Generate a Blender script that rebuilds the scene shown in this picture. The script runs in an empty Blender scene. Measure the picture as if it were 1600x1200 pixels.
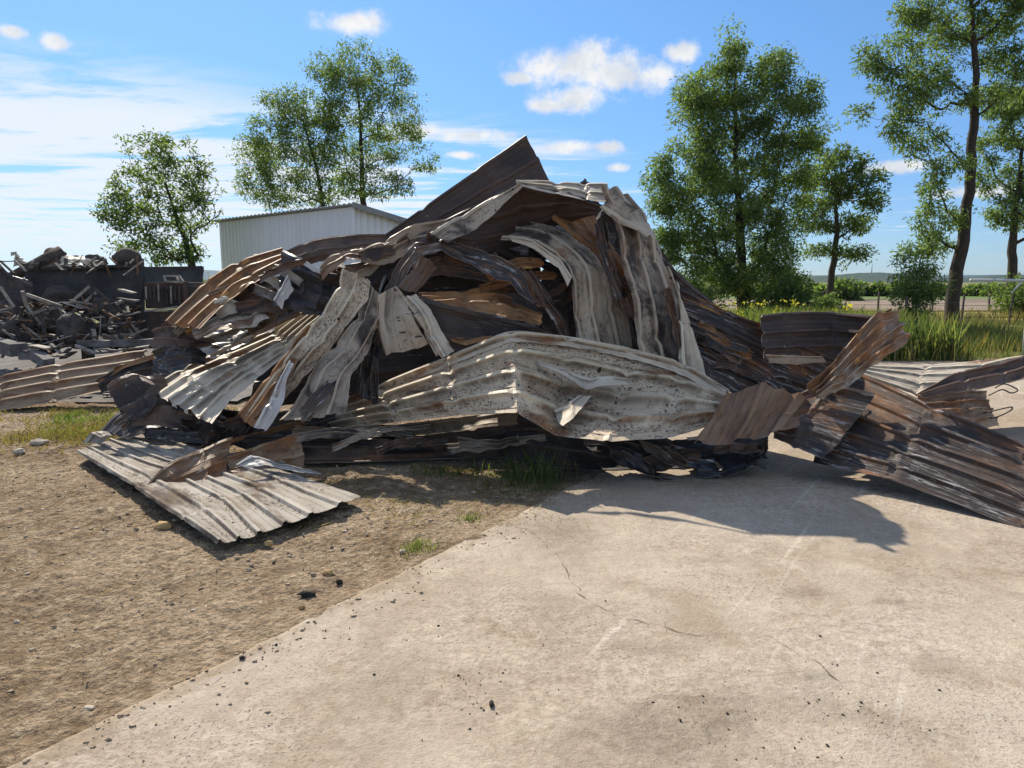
import bpy, bmesh, math, random
import numpy as np
from mathutils import Vector, noise, Matrix
rad = math.radians
random.seed(7); RNG = np.random.default_rng(7)
scn = bpy.context.scene
COL = scn.collection

# ------------------------------------------------------------------ camera
CAM_H = 1.65; FPX = 1100.0; PITCH = math.atan(160 / FPX)
cam_d = bpy.data.cameras.new('camera'); cam = bpy.data.objects.new('camera', cam_d); COL.objects.link(cam)
cam.location = (0, 0, CAM_H); cam.rotation_euler = (math.pi / 2 - PITCH, 0, 0)
cam_d.sensor_width = 36; cam_d.lens = FPX / 1600 * 36; cam_d.clip_end = 20000; cam_d.clip_start = 0.05
scn.camera = cam
# ------------------------------------------------------------------ light and exposure
SUN_EL = rad(38.5); SUN_AZ = rad(-27)            # azimuth from +Y (view direction), negative = left
sun_dir = Vector((math.sin(SUN_AZ) * math.cos(SUN_EL), math.cos(SUN_AZ) * math.cos(SUN_EL), math.sin(SUN_EL)))
sd = bpy.data.lights.new('sun', 'SUN'); sd.energy = 4.6; sd.angle = rad(0.53); sd.color = (1.0, 0.91, 0.77)
so = bpy.data.objects.new('sun', sd); COL.objects.link(so)
so.rotation_euler = (-sun_dir).to_track_quat('-Z', 'Y').to_euler(); so.location = (0, 0, 30)
scn.view_settings.view_transform = 'Standard'; scn.view_settings.look = 'None'
scn.view_settings.exposure = 0.52; scn.view_settings.gamma = 1.0
scn.view_settings.use_curve_mapping = False
SKY_STRENGTH = 0.098

def ray(x, y):
    r = (x - 800) / FPX; u = (600 - y) / FPX
    return Vector((r, math.cos(PITCH) + u * math.sin(PITCH), -math.sin(PITCH) + u * math.cos(PITCH)))
def P(x, y, Y):                       # point seen at a pixel, Y metres ahead
    d = ray(x, y); t = Y / d.y
    return Vector((d.x * t, Y, CAM_H + d.z * t))
def G(x, y, z=0.0):                   # point seen at a pixel, on the plane z
    d = ray(x, y); t = (z - CAM_H) / d.z
    return Vector((d.x * t, d.y * t, z))

EDGE0 = G(20, 1195); EDGE1 = G(790, 812)          # the slab's left edge
ed = (EDGE1 - EDGE0).normalized(); en = Vector((ed.y, -ed.x, 0))      # en points to the slab side (right)
# ------------------------------------------------------------------ node helper
class NT:
    def __init__(s, tree): s.t = tree; s.n = tree.nodes; s.l = tree.links
    def new(s, typ, **kw):
        n = s.n.new(typ)
        for k, v in kw.items(): setattr(n, k, v)
        return n
    def put(s, sock, v):
        if isinstance(v, bpy.types.NodeSocket): s.l.new(v, sock)
        elif v is not None:
            if isinstance(v, (tuple, list)) and len(v) == 3 and sock.type == 'RGBA': v = (*v, 1)
            sock.default_value = v
    def math(s, op, a, b=None, c=None, clamp=False):
        n = s.new('ShaderNodeMath', operation=op); n.use_clamp = clamp
        s.put(n.inputs[0], a); s.put(n.inputs[1], b)
        if c is not None: s.put(n.inputs[2], c)
        return n.outputs[0]
    def vmath(s, op, a, b=None):
        n = s.new('ShaderNodeVectorMath', operation=op); s.put(n.inputs[0], a)
        if b is not None: s.put(n.inputs[1], b)
        return n.outputs[0]
    def mix(s, f, a, b, mode='MIX'):
        n = s.new('ShaderNodeMix', data_type='RGBA', blend_type=mode)
        s.put(n.inputs[0], f); s.put(n.inputs[6], a); s.put(n.inputs[7], b); return n.outputs[2]
    def noise(s, vec, scale, detail=4, rough=0.55, dist=0.0, col=False):
        n = s.new('ShaderNodeTexNoise'); s.put(n.inputs['Vector'], vec); s.put(n.inputs['Scale'], scale)
        n.inputs['Detail'].default_value = detail; n.inputs['Roughness'].default_value = rough; n.inputs['Distortion'].default_value = dist
        return n.outputs['Color' if col else 'Fac']
    def vor(s, vec, scale, feat='F1', out='Distance', rnd=1.0):
        n = s.new('ShaderNodeTexVoronoi', feature=feat); s.put(n.inputs['Vector'], vec); n.inputs['Scale'].default_value = scale
        n.inputs['Randomness'].default_value = rnd
        return n.outputs[out]
    def step(s, v, a, b):             # smoothstep a..b -> 0..1
        n = s.new('ShaderNodeMapRange', interpolation_type='SMOOTHSTEP')
        s.put(n.inputs[0], v); s.put(n.inputs[1], a); s.put(n.inputs[2], b); return n.outputs[0]
    def scale(s, vec, sc): return s.vmath('MULTIPLY', vec, sc)
    def sep(s, vec):
        n = s.new('ShaderNodeSeparateXYZ'); s.put(n.inputs[0], vec); return n.outputs
    def comb(s, x, y, z=0.0):
        n = s.new('ShaderNodeCombineXYZ'); s.put(n.inputs[0], x); s.put(n.inputs[1], y); s.put(n.inputs[2], z); return n.outputs[0]
    def bump(s, h, strength, dist, normal=None):
        n = s.new('ShaderNodeBump'); n.inputs['Strength'].default_value = strength; n.inputs['Distance'].default_value = dist
        s.put(n.inputs['Height'], h)
        if normal is not None: s.put(n.inputs['Normal'], normal)
        return n.outputs[0]
def new_mat(name):
    m = bpy.data.materials.new(name); m.use_nodes = True; nt = NT(m.node_tree)
    for n in list(nt.n): nt.n.remove(n)
    out = nt.new('ShaderNodeOutputMaterial'); b = nt.new('ShaderNodeBsdfPrincipled')
    nt.l.new(b.outputs[0], out.inputs[0]); nt.out = out; nt.b = b
    return m, nt
def setp(nt, col=None, rough=None, normal=None, spec=None, metal=None):
    b = nt.b
    if col is not None: nt.put(b.inputs['Base Color'], col)
    if rough is not None: nt.put(b.inputs['Roughness'], rough)
    if normal is not None: nt.put(b.inputs['Normal'], normal)
    if spec is not None: nt.put(b.inputs['Specular IOR Level'], spec)
    if metal is not None: nt.put(b.inputs['Metallic'], metal)

# ------------------------------------------------------------------ world: sky and clouds
w = bpy.data.worlds.new('World'); scn.world = w; w.use_nodes = True
nt = NT(w.node_tree)
for n in list(nt.n): nt.n.remove(n)
wo = nt.new('ShaderNodeOutputWorld'); bg = nt.new('ShaderNodeBackground'); nt.l.new(bg.outputs[0], wo.inputs[0])
sky = nt.new('ShaderNodeTexSky', sky_type='NISHITA'); sky.sun_disc = False
sky.sun_elevation = SUN_EL; sky.sun_rotation = SUN_AZ; sky.altitude = 200; sky.air_density = 1.0; sky.dust_density = 0.1; sky.ozone_density = 2.2
hs = nt.new('ShaderNodeHueSaturation'); hs.inputs['Saturation'].default_value = 1.1; hs.inputs['Value'].default_value = 1.0
nt.l.new(sky.outputs[0], hs.inputs['Color'])
tc = nt.new('ShaderNodeTexCoord'); D = tc.outputs['Generated']
dx, dy, dz = nt.sep(D)
zc = nt.math('MAXIMUM', dz, 0.02)
skyc = nt.mix(1.0, hs.outputs[0], nt.mix(nt.step(dz, 0.0, 0.42), (0.46, 0.60, 0.86), (0.80, 0.97, 1.08)), 'MULTIPLY')
px = nt.math('DIVIDE', dx, zc); py = nt.math('DIVIDE', dy, zc)
pv = nt.comb(px, py, 0.0)
# high thin deck: streaks, thicker to the left, everywhere beyond its front edge
front = nt.math('SUBTRACT', py, nt.math('MULTIPLY', px, 0.78))
wob = nt.math('MULTIPLY', nt.math('SUBTRACT', nt.noise(pv, 0.35, 2), 0.5), 3.0)
deck = nt.step(nt.math('ADD', front, wob), 4.3, 6.0)
streak = nt.noise(nt.scale(pv, (0.75, 1.35, 1)), 1.05, 6, 0.62, 0.5)
cov = nt.math('MULTIPLY', nt.math('ADD', px, 2.0), 0.055, clamp=False)      # fewer to the right
cov = nt.math('MINIMUM', nt.math('MAXIMUM', cov, -0.05), 0.20)
thr = nt.math('ADD', 0.345, cov)
cir = nt.math('MULTIPLY', nt.step(nt.math('SUBTRACT', streak, thr), 0.02, 0.20), deck)
cir = nt.math('MULTIPLY', cir, 0.88)
cir = nt.math('MULTIPLY', cir, nt.step(dz, 0.0, 0.05))
# fair-weather puffs
az = nt.math('ARCTAN2', dx, dy); el = nt.math('ARCSINE', dz)
ae = nt.comb(az, el, 0.0)
nz = nt.noise(ae, 24, 8, 0.68)
puffs = [(860,108,52,26),(905,100,60,30),(965,112,70,27),(1020,118,40,20),(815,122,30,10),(900,152,55,20),(860,165,38,11),(1062,82,26,14),(555,38,52,17),(87,67,16,9),(20,50,14,8),
         (735,212,62,10),(890,230,40,9),(950,230,24,8),(965,262,20,6),(725,242,26,6),(655,205,40,10),(1400,262,50,9),(1530,300,70,8)]
dens = None
def azel(x, y):
    d = ray(x, y).normalized(); return math.atan2(d.x, d.y), math.asin(d.z)
blobs = []
for (x, y, rx, ry) in puffs:
    a, e = azel(x, y); blobs.append((a, e, rx / FPX * 1.2, ry / FPX * 1.2))
rr = random.Random(3)
for (a, e, ra, re) in blobs:
    if a > math.pi: a -= 2 * math.pi
    n1 = nt.new('ShaderNodeVectorMath', operation='MULTIPLY_ADD'); nt.put(n1.inputs[0], ae)
    n1.inputs[1].default_value = (1 / ra, 1 / re, 0); n1.inputs[2].default_value = (-a / ra, -e / re, 0)
    n2 = nt.new('ShaderNodeVectorMath', operation='LENGTH'); nt.l.new(n1.outputs[0], n2.inputs[0])
    dens = n2.outputs['Value'] if dens is None else nt.math('MINIMUM', dens, n2.outputs['Value'])
dens = nt.math('SUBTRACT', 1.0, dens)
dn = nt.math('ADD', dens, nt.math('MULTIPLY', nt.math('SUBTRACT', nz, 0.5), 2.2))
cum = nt.step(dn, -0.10, 0.80)
cum = nt.math('MULTIPLY', cum, nt.step(dens, -0.55, 0.0))
shade = nt.noise(nt.vmath('ADD', ae, (0.0, 0.012, 0.0)), 20, 3, 0.55)
cumcol = nt.mix(nt.step(shade, 0.35, 0.62), (5.3, 5.5, 5.8), (6.9, 6.8, 6.6))
# added unseen cloud overhead and behind, to whiten and brighten the fill light
fw = nt.noise(pv, 0.95, 5, 0.6, 0.2)
fill_cloud_top = nt.math('MULTIPLY', nt.step(fw, 0.465, 0.60), nt.step(dz, 0.40, 0.52))
fill_cloud_back = nt.math('MULTIPLY', nt.step(fw, 0.465, 0.60), nt.math('MULTIPLY', nt.step(dy, 0.25, 0.0), nt.step(dz, 0.02, 0.12)))
skyc = nt.mix(nt.math('MULTIPLY', nt.math('MAXIMUM', fill_cloud_top, fill_cloud_back), 0.9), skyc, (6.3, 6.4, 6.5))
c1 = nt.mix(cir, skyc, (6.3, 6.6, 7.0))
c2 = nt.mix(nt.math('MULTIPLY', cum, 0.95), c1, cumcol)
w.cycles.sampling_method = 'MANUAL'; w.cycles.sample_map_resolution = 512
nt.l.new(c2, bg.inputs[0]); bg.inputs[1].default_value = SKY_STRENGTH

# ------------------------------------------------------------------ object helpers
def tag(o, label=None, cat=None, group=None, kind=None):
    if label: o['label'] = label
    if cat: o['category'] = cat
    if group: o['group'] = group
    if kind: o['kind'] = kind
    return o
def link(name, me, mats, parent=None):
    o = bpy.data.objects.new(name, me); COL.objects.link(o)
    for m in (mats if isinstance(mats, (list, tuple)) else [mats]):
        if me.materials.find(m.name) < 0 or True:
            pass
    if len(me.materials) == 0:
        for m in (mats if isinstance(mats, (list, tuple)) else [mats]): me.materials.append(m)
    if parent: o.parent = parent
    return o
def mesh_np(name, V, F, smooth=False):
    me = bpy.data.meshes.new(name); V = np.asarray(V, dtype=np.float32); F = np.asarray(F, dtype=np.int32)
    k = F.shape[1]
    me.vertices.add(len(V)); me.vertices.foreach_set('co', V.ravel())
    me.loops.add(F.size); me.loops.foreach_set('vertex_index', F.ravel())
    me.polygons.add(len(F)); me.polygons.foreach_set('loop_start', np.arange(0, F.size, k, dtype=np.int32))
    if smooth: me.polygons.foreach_set('use_smooth', np.ones(len(F), dtype=bool))
    me.update(calc_edges=True)
    return me
def empty(name, loc):
    o = bpy.data.objects.new(name, None); COL.objects.link(o); o.location = loc; return o
def bm_obj(name, bm, mat, parent=None, smooth=False):
    me = bpy.data.meshes.new(name); bm.to_mesh(me); bm.free()
    if smooth:
        for p in me.polygons: p.use_smooth = True
    o = link(name, me, mat, None)
    if parent:
        o.parent = parent; o.matrix_parent_inverse = Matrix.Translation(parent.location).inverted()
    return o
def frame_of(p0, p1, up=Vector((0, 0, 1))):
    a = (p1 - p0).normalized()
    if abs(a.dot(up)) > 0.98: up = Vector((0, 1, 0))
    b = a.cross(up).normalized(); c = b.cross(a); return a, b, c
def add_bar(bm, p0, p1, wd, ht, up=Vector((0, 0, 1)), jit=0.0, seg=1, bow=0.0):
    p0 = Vector(p0); p1 = Vector(p1); a, b, c = frame_of(p0, p1, up)
    rings = []
    for i in range(seg + 1):
        t = i / seg; q = p0.lerp(p1, t) + c * (bow * math.sin(math.pi * t))
        ring = []
        for sx, sy in ((-1, -1), (1, -1), (1, 1), (-1, 1)):
            j = Vector((random.uniform(-1, 1), random.uniform(-1, 1), random.uniform(-1, 1))) * jit
            ring.append(bm.verts.new(q + b * sx * wd / 2 + c * sy * ht / 2 + j))
        rings.append(ring)
    for r0, r1 in zip(rings, rings[1:]):
        for k in range(4): bm.faces.new((r0[k], r0[(k + 1) % 4], r1[(k + 1) % 4], r1[k]))
    bm.faces.new(rings[0][::-1]); bm.faces.new(rings[-1])
def bar(name, p0, p1, wd, ht, mat, parent=None, **kw):
    bm = bmesh.new(); add_bar(bm, p0, p1, wd, ht, **kw)
    bmesh.ops.recalc_face_normals(bm, faces=bm.faces)
    return bm_obj(name, bm, mat, parent)
def tube(bm, pts, radii, sides=6, cap=True):
    pts = [Vector(p) for p in pts]; rings = []
    ref = Vector((0.3, 0.9, 0.1))
    for i, p in enumerate(pts):
        a = (pts[min(i + 1, len(pts) - 1)] - pts[max(i - 1, 0)]).normalized()
        b = a.cross(ref).normalized() if abs(a.dot(ref)) < 0.98 else a.cross(Vector((1, 0, 0))).normalized()
        c = a.cross(b); r = radii[i] if isinstance(radii, (list, tuple)) else radii
        rings.append([bm.verts.new(p + (b * math.cos(2 * math.pi * k / sides) + c * math.sin(2 * math.pi * k / sides)) * r) for k in range(sides)])
    for r0, r1 in zip(rings, rings[1:]):
        for k in range(sides): bm.faces.new((r0[k], r0[(k + 1) % sides], r1[(k + 1) % sides], r1[k]))
    if cap: bm.faces.new(rings[0][::-1]); bm.faces.new(rings[-1])
def rock_bm(c, size, seed, sub=2, rough=0.35, freq=1.5):
    bm = bmesh.new(); bmesh.ops.create_icosphere(bm, subdivisions=sub, radius=1.0)
    for v in bm.verts:
        n = noise.noise(v.co * freq + Vector((seed * 3.7, seed, 0))); n2 = noise.noise(v.co * freq * 3 + Vector((seed, 9, 0)))
        v.co *= 1 + rough * n + rough * 0.4 * n2
        v.co = Vector((v.co.x * size[0], v.co.y * size[1], v.co.z * size[2])) + Vector(c)
    return bm
def fbm(x, y, z, oct=4):
    v = 0; a = 0.5
    for i in range(oct):
        v += a * noise.noise((x, y, z)); x *= 2.03; y *= 2.03; z *= 2.03; a *= 0.5
    return v

# ------------------------------------------------------------------ materials
def mat_burnt(name, paint, paint2, soot=0.35, rust=0.3, fleck=0.4, ash=0.2, rough=0.55, rustc=(0.26, 0.105, 0.035), sootc=(0.022, 0.018, 0.017), metal=0.0, spec=0.35):
    m, nt = new_mat(name)
    tc = nt.new('ShaderNodeTexCoord'); uv = tc.outputs['UV']
    oi = nt.new('ShaderNodeObjectInfo')
    off = nt.vmath('MULTIPLY', nt.comb(oi.outputs['Random'], oi.outputs['Random'], oi.outputs['Random']), (37.0, 91.0, 13.0))
    v = nt.vmath('ADD', uv, off)
    s1 = nt.noise(nt.scale(v, (1.3, 3.4, 1)), 1.0, 7, 0.66, 0.5)          # streaks along the ribs
    s2 = nt.noise(nt.scale(v, (2.2, 2.6, 1)), 1.0, 7, 0.62, 0.8)         # blotches
    rib = nt.new('ShaderNodeAttribute', attribute_name='rib').outputs['Fac']
    s3 = nt.noise(nt.scale(v, (1.6, 17.0, 1)), 1.0, 6, 0.7)              # fine brushing
    s4 = nt.noise(v, 1.1, 5, 0.55)
    col = nt.mix(nt.step(s2, 0.3, 0.7), paint, paint2)
    col = nt.mix(nt.math('MULTIPLY', nt.step(s3, 0.50, 0.70), 0.26), col, tuple(c * 0.42 for c in paint2))
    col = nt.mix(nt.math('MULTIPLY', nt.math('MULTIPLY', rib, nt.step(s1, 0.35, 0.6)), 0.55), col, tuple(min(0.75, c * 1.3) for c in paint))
    # broken dark brown line along the flanks of every rib
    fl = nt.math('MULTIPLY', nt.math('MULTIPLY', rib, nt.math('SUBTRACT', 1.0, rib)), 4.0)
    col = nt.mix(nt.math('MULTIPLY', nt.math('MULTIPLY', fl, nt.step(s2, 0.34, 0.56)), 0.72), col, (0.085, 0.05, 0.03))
    # rust
    rm = nt.math('ADD', nt.math('MULTIPLY', s1, 0.6), nt.math('MULTIPLY', s4, 0.4))
    rmask = nt.step(rm, 0.63 - 0.32 * rust, 0.70 - 0.22 * rust)
    rcol = nt.mix(nt.step(nt.noise(nt.scale(v, (4, 9, 1)), 1.0, 6, 0.65), 0.35, 0.65), rustc, (rustc[0] * 0.38, rustc[1] * 0.42, rustc[2] * 0.6))
    rcol = nt.mix(nt.step(nt.noise(nt.scale(v, (6, 16, 1)), 1.0, 4, 0.6), 0.58, 0.72), rcol, (rustc[0] * 1.5, rustc[1] * 1.75, rustc[2] * 1.7))
    col = nt.mix(nt.math('MULTIPLY', rmask, 0.88), col, rcol)
    # peeled flecks
    f1 = nt.noise(nt.scale(v, (32, 46, 1)), 1.0, 5, 0.75); f2 = nt.noise(nt.scale(v, (1.3, 6.0, 1)), 1.3, 5, 0.65)
    fm = nt.math('MULTIPLY', nt.step(f1, 0.60 - 0.08 * fleck, 0.63 - 0.08 * fleck), nt.step(f2, 0.66 - 0.30 * fleck, 0.74 - 0.30 * fleck))
    fm = nt.math('MULTIPLY', fm, nt.math('SUBTRACT', 1.0, nt.math('MULTIPLY', rib, 0.75)))
    col = nt.mix(nt.math('MULTIPLY', fm, 0.92), col, (0.05, 0.028, 0.018))
    # soot
    sm = nt.math('ADD', nt.math('MULTIPLY', s2, 0.55), nt.math('MULTIPLY', nt.noise(nt.scale(v, (1.0, 1.9, 1)), 1.3, 6, 0.66, 0.3), 0.45))
    sm = nt.math('ADD', sm, nt.math('MULTIPLY', nt.math('SUBTRACT', 0.45, rib), 0.07))
    smask = nt.step(sm, 0.66 - 0.34 * soot, 0.76 - 0.34 * soot)
    col = nt.mix(nt.math('MULTIPLY', smask, 0.93), col, nt.mix(s3, sootc, tuple(c * 2.6 for c in sootc)))
    # ash and bare scratches
    am = nt.math('MULTIPLY', nt.step(nt.noise(nt.scale(v, (2.4, 20, 1)), 1.7, 6, 0.72, 0.6), 0.63 - 0.1 * ash, 0.70 - 0.1 * ash), nt.step(nt.noise(v, 1.9, 4), 0.52 - 0.15 * ash, 0.62))
    col = nt.mix(nt.math('MULTIPLY', am, 0.75), col, (0.46, 0.44, 0.42))
    # nail holes / burnt dots
    h = nt.vor(nt.scale(v, (1, 1, 1)), 2.3)
    col = nt.mix(nt.step(h, 0.045, 0.03), col, (0.03, 0.02, 0.016))
    hgt = nt.math('ADD', nt.math('MULTIPLY', f1, 0.5), nt.math('MULTIPLY', nt.noise(v, 9, 5, 0.6), 1.2))
    nrm = nt.bump(hgt, 0.55, 0.006)
    rg = nt.math('ADD', rough - 0.12, nt.math('MULTIPLY', s2, 0.3))
    setp(nt, col, rg, nrm, spec, metal)
    return m
M = {}
CREAM = (0.65, 0.53, 0.38); CREAM2 = (0.48, 0.37, 0.25)
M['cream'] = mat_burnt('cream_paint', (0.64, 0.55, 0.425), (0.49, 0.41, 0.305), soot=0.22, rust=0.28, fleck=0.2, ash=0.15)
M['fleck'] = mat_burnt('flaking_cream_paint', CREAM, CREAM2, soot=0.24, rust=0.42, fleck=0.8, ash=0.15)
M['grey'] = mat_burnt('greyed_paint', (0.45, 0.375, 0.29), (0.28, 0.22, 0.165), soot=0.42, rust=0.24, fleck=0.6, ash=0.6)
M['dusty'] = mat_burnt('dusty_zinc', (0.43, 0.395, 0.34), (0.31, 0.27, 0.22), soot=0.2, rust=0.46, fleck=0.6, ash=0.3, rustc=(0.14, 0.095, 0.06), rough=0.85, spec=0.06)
M['shade'] = mat_burnt('shaded_sooty_cream', (0.49, 0.41, 0.31), (0.33, 0.265, 0.19), soot=0.36, rust=0.28, fleck=0.6, ash=0.4)  # sootier cream, base colour also darkened for sheets in shade
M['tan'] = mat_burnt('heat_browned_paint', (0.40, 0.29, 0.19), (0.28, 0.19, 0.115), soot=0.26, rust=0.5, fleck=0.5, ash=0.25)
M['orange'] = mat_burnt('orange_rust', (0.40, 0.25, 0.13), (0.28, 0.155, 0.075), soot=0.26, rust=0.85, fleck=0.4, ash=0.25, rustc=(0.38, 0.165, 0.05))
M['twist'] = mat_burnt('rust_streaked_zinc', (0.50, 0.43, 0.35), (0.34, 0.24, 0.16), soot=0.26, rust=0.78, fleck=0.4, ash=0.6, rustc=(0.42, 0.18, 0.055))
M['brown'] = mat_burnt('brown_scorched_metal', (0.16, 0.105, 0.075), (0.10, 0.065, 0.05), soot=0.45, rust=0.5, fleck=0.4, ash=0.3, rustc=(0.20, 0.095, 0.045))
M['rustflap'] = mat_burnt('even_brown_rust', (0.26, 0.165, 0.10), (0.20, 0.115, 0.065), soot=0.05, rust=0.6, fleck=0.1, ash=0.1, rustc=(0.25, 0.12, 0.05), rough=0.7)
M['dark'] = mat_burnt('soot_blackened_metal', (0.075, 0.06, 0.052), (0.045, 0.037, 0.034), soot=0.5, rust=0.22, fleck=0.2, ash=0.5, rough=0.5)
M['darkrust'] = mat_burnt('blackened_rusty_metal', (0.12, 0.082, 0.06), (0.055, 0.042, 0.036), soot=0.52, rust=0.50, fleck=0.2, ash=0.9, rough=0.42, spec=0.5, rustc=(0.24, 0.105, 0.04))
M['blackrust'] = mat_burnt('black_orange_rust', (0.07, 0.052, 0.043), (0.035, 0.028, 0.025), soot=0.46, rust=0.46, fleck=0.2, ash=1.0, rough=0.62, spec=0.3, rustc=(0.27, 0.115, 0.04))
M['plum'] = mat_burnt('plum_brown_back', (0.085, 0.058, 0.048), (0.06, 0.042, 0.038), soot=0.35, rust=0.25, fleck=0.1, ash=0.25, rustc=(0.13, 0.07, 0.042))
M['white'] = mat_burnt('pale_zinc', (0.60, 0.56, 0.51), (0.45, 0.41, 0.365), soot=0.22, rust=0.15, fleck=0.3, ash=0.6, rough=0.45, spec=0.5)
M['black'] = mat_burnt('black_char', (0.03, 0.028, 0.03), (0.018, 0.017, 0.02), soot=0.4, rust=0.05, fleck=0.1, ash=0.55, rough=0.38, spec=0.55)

def simple(name, c1, c2, scale=6, rough=0.8, bumps=0.4, bd=0.01, obj=True, stretch=(1, 1, 1)):
    m, nt = new_mat(name); tc = nt.new('ShaderNodeTexCoord'); v = nt.scale(tc.outputs['Object'], stretch)
    n = nt.noise(v, scale, 7, 0.62, 0.3); n2 = nt.noise(v, scale * 7, 5, 0.6)
    col = nt.mix(nt.step(nt.math('ADD', nt.math('MULTIPLY', n, 0.7), nt.math('MULTIPLY', n2, 0.3)), 0.35, 0.65), c1, c2)
    setp(nt, col, rough, nt.bump(nt.math('ADD', n, nt.math('MULTIPLY', n2, 0.4)), bumps, bd), 0.3)
    return m
M['char'] = simple('charred_wood', (0.030, 0.026, 0.023), (0.11, 0.092, 0.078), 5, 0.8, 0.8, 0.02)
M['charlight'] = simple('ashy_timber', (0.42, 0.38, 0.33), (0.18, 0.15, 0.125), 6, 0.8, 0.5, 0.01)
M['steel'] = simple('sooty_steel_plate', (0.030, 0.028, 0.027), (0.065, 0.060, 0.056), 2.2, 0.65, 0.3, 0.01)
M['ashgrey'] = simple('ash_coated_block', (0.20, 0.19, 0.185), (0.09, 0.085, 0.082), 5, 0.9, 0.8, 0.02)
M['rubble'] = simple('burnt_bundle', (0.13, 0.10, 0.078), (0.055, 0.045, 0.038), 9, 0.9, 1.0, 0.03)
M['soil'] = simple('soil_clod', (0.26, 0.19, 0.125), (0.42, 0.33, 0.23), 14, 0.95, 0.9, 0.01)
M['stone'] = simple('field_stone', (0.52, 0.44, 0.34), (0.36, 0.29, 0.21), 9, 0.9, 0.6, 0.01)
M['ochre'] = simple('ochre_stone', (0.50, 0.35, 0.16), (0.40, 0.25, 0.12), 9, 0.9, 0.6, 0.01)
M['crumb'] = simple('soot_crumb', (0.02, 0.017, 0.015), (0.05, 0.042, 0.035), 30, 0.9, 0.8, 0.005)
M['bark'] = simple('bark', (0.032, 0.026, 0.021), (0.075, 0.06, 0.048), 7, 0.9, 0.9, 0.03, stretch=(3, 3, 0.5))
M['rusttank2'] = simple('rusty_scrap', (0.26, 0.15, 0.085), (0.12, 0.075, 0.05), 6, 0.9)
M['post'] = simple('weathered_post', (0.06, 0.05, 0.04), (0.12, 0.10, 0.08), 8, 0.9, 0.5, 0.01)
M['pipe'] = simple('white_pipe', (0.70, 0.70, 0.70), (0.58, 0.58, 0.58), 5, 0.4, 0.1, 0.004)
M['edge'] = simple('bare_sheet_edge', (0.42, 0.38, 0.33), (0.16, 0.11, 0.08), 4, 0.5, 0.2, 0.002)
M['wire'] = simple('black_wire', (0.03, 0.025, 0.022), (0.07, 0.05, 0.04), 20, 0.5, 0.1, 0.002)

def mat_leaf(name, c1, c2, tr=0.45):
    m, nt = new_mat(name); nt.n.remove(nt.b)
    g = nt.new('ShaderNodeNewGeometry'); r = g.outputs['Random Per Island']
    tc = nt.new('ShaderNodeTexCoord'); n = nt.noise(tc.outputs['Object'], 0.9, 3)
    col = nt.mix(nt.step(nt.math('ADD', nt.math('MULTIPLY', r, 0.5), nt.math('MULTIPLY', n, 0.5)), 0.3, 0.7), c1, c2)
    d = nt.new('ShaderNodeBsdfPrincipled'); nt.put(d.inputs['Base Color'], col); d.inputs['Roughness'].default_value = 0.5; d.inputs['Specular IOR Level'].default_value = 0.3
    t = nt.new('ShaderNodeBsdfTranslucent'); nt.put(t.inputs[0], nt.mix(1.0, col, (1.7, 1.9, 0.75), 'MULTIPLY'))
    mx = nt.new('ShaderNodeMixShader'); mx.inputs[0].default_value = tr
    nt.l.new(d.outputs[0], mx.inputs[1]); nt.l.new(t.outputs[0], mx.inputs[2]); nt.l.new(mx.outputs[0], nt.out.inputs[0])
    return m
M['leaf'] = mat_leaf('ash_leaf', (0.082, 0.125, 0.045), (0.165, 0.21, 0.088), 0.55)
M['leafdark'] = mat_leaf('dark_leaf', (0.065, 0.10, 0.038), (0.135, 0.175, 0.07), 0.55)
M['leafyel'] = mat_leaf('fresh_leaf', (0.10, 0.15, 0.045), (0.16, 0.20, 0.075))
M['grass'] = mat_leaf('green_grass', (0.085, 0.125, 0.04), (0.19, 0.20, 0.085))
M['drygrass'] = mat_leaf('dry_grass', (0.30, 0.22, 0.10), (0.20, 0.17, 0.06), 0.3)
M['flower'] = mat_leaf('yellow_flower', (0.60, 0.50, 0.05), (0.50, 0.45, 0.05), 0.3)

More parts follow.
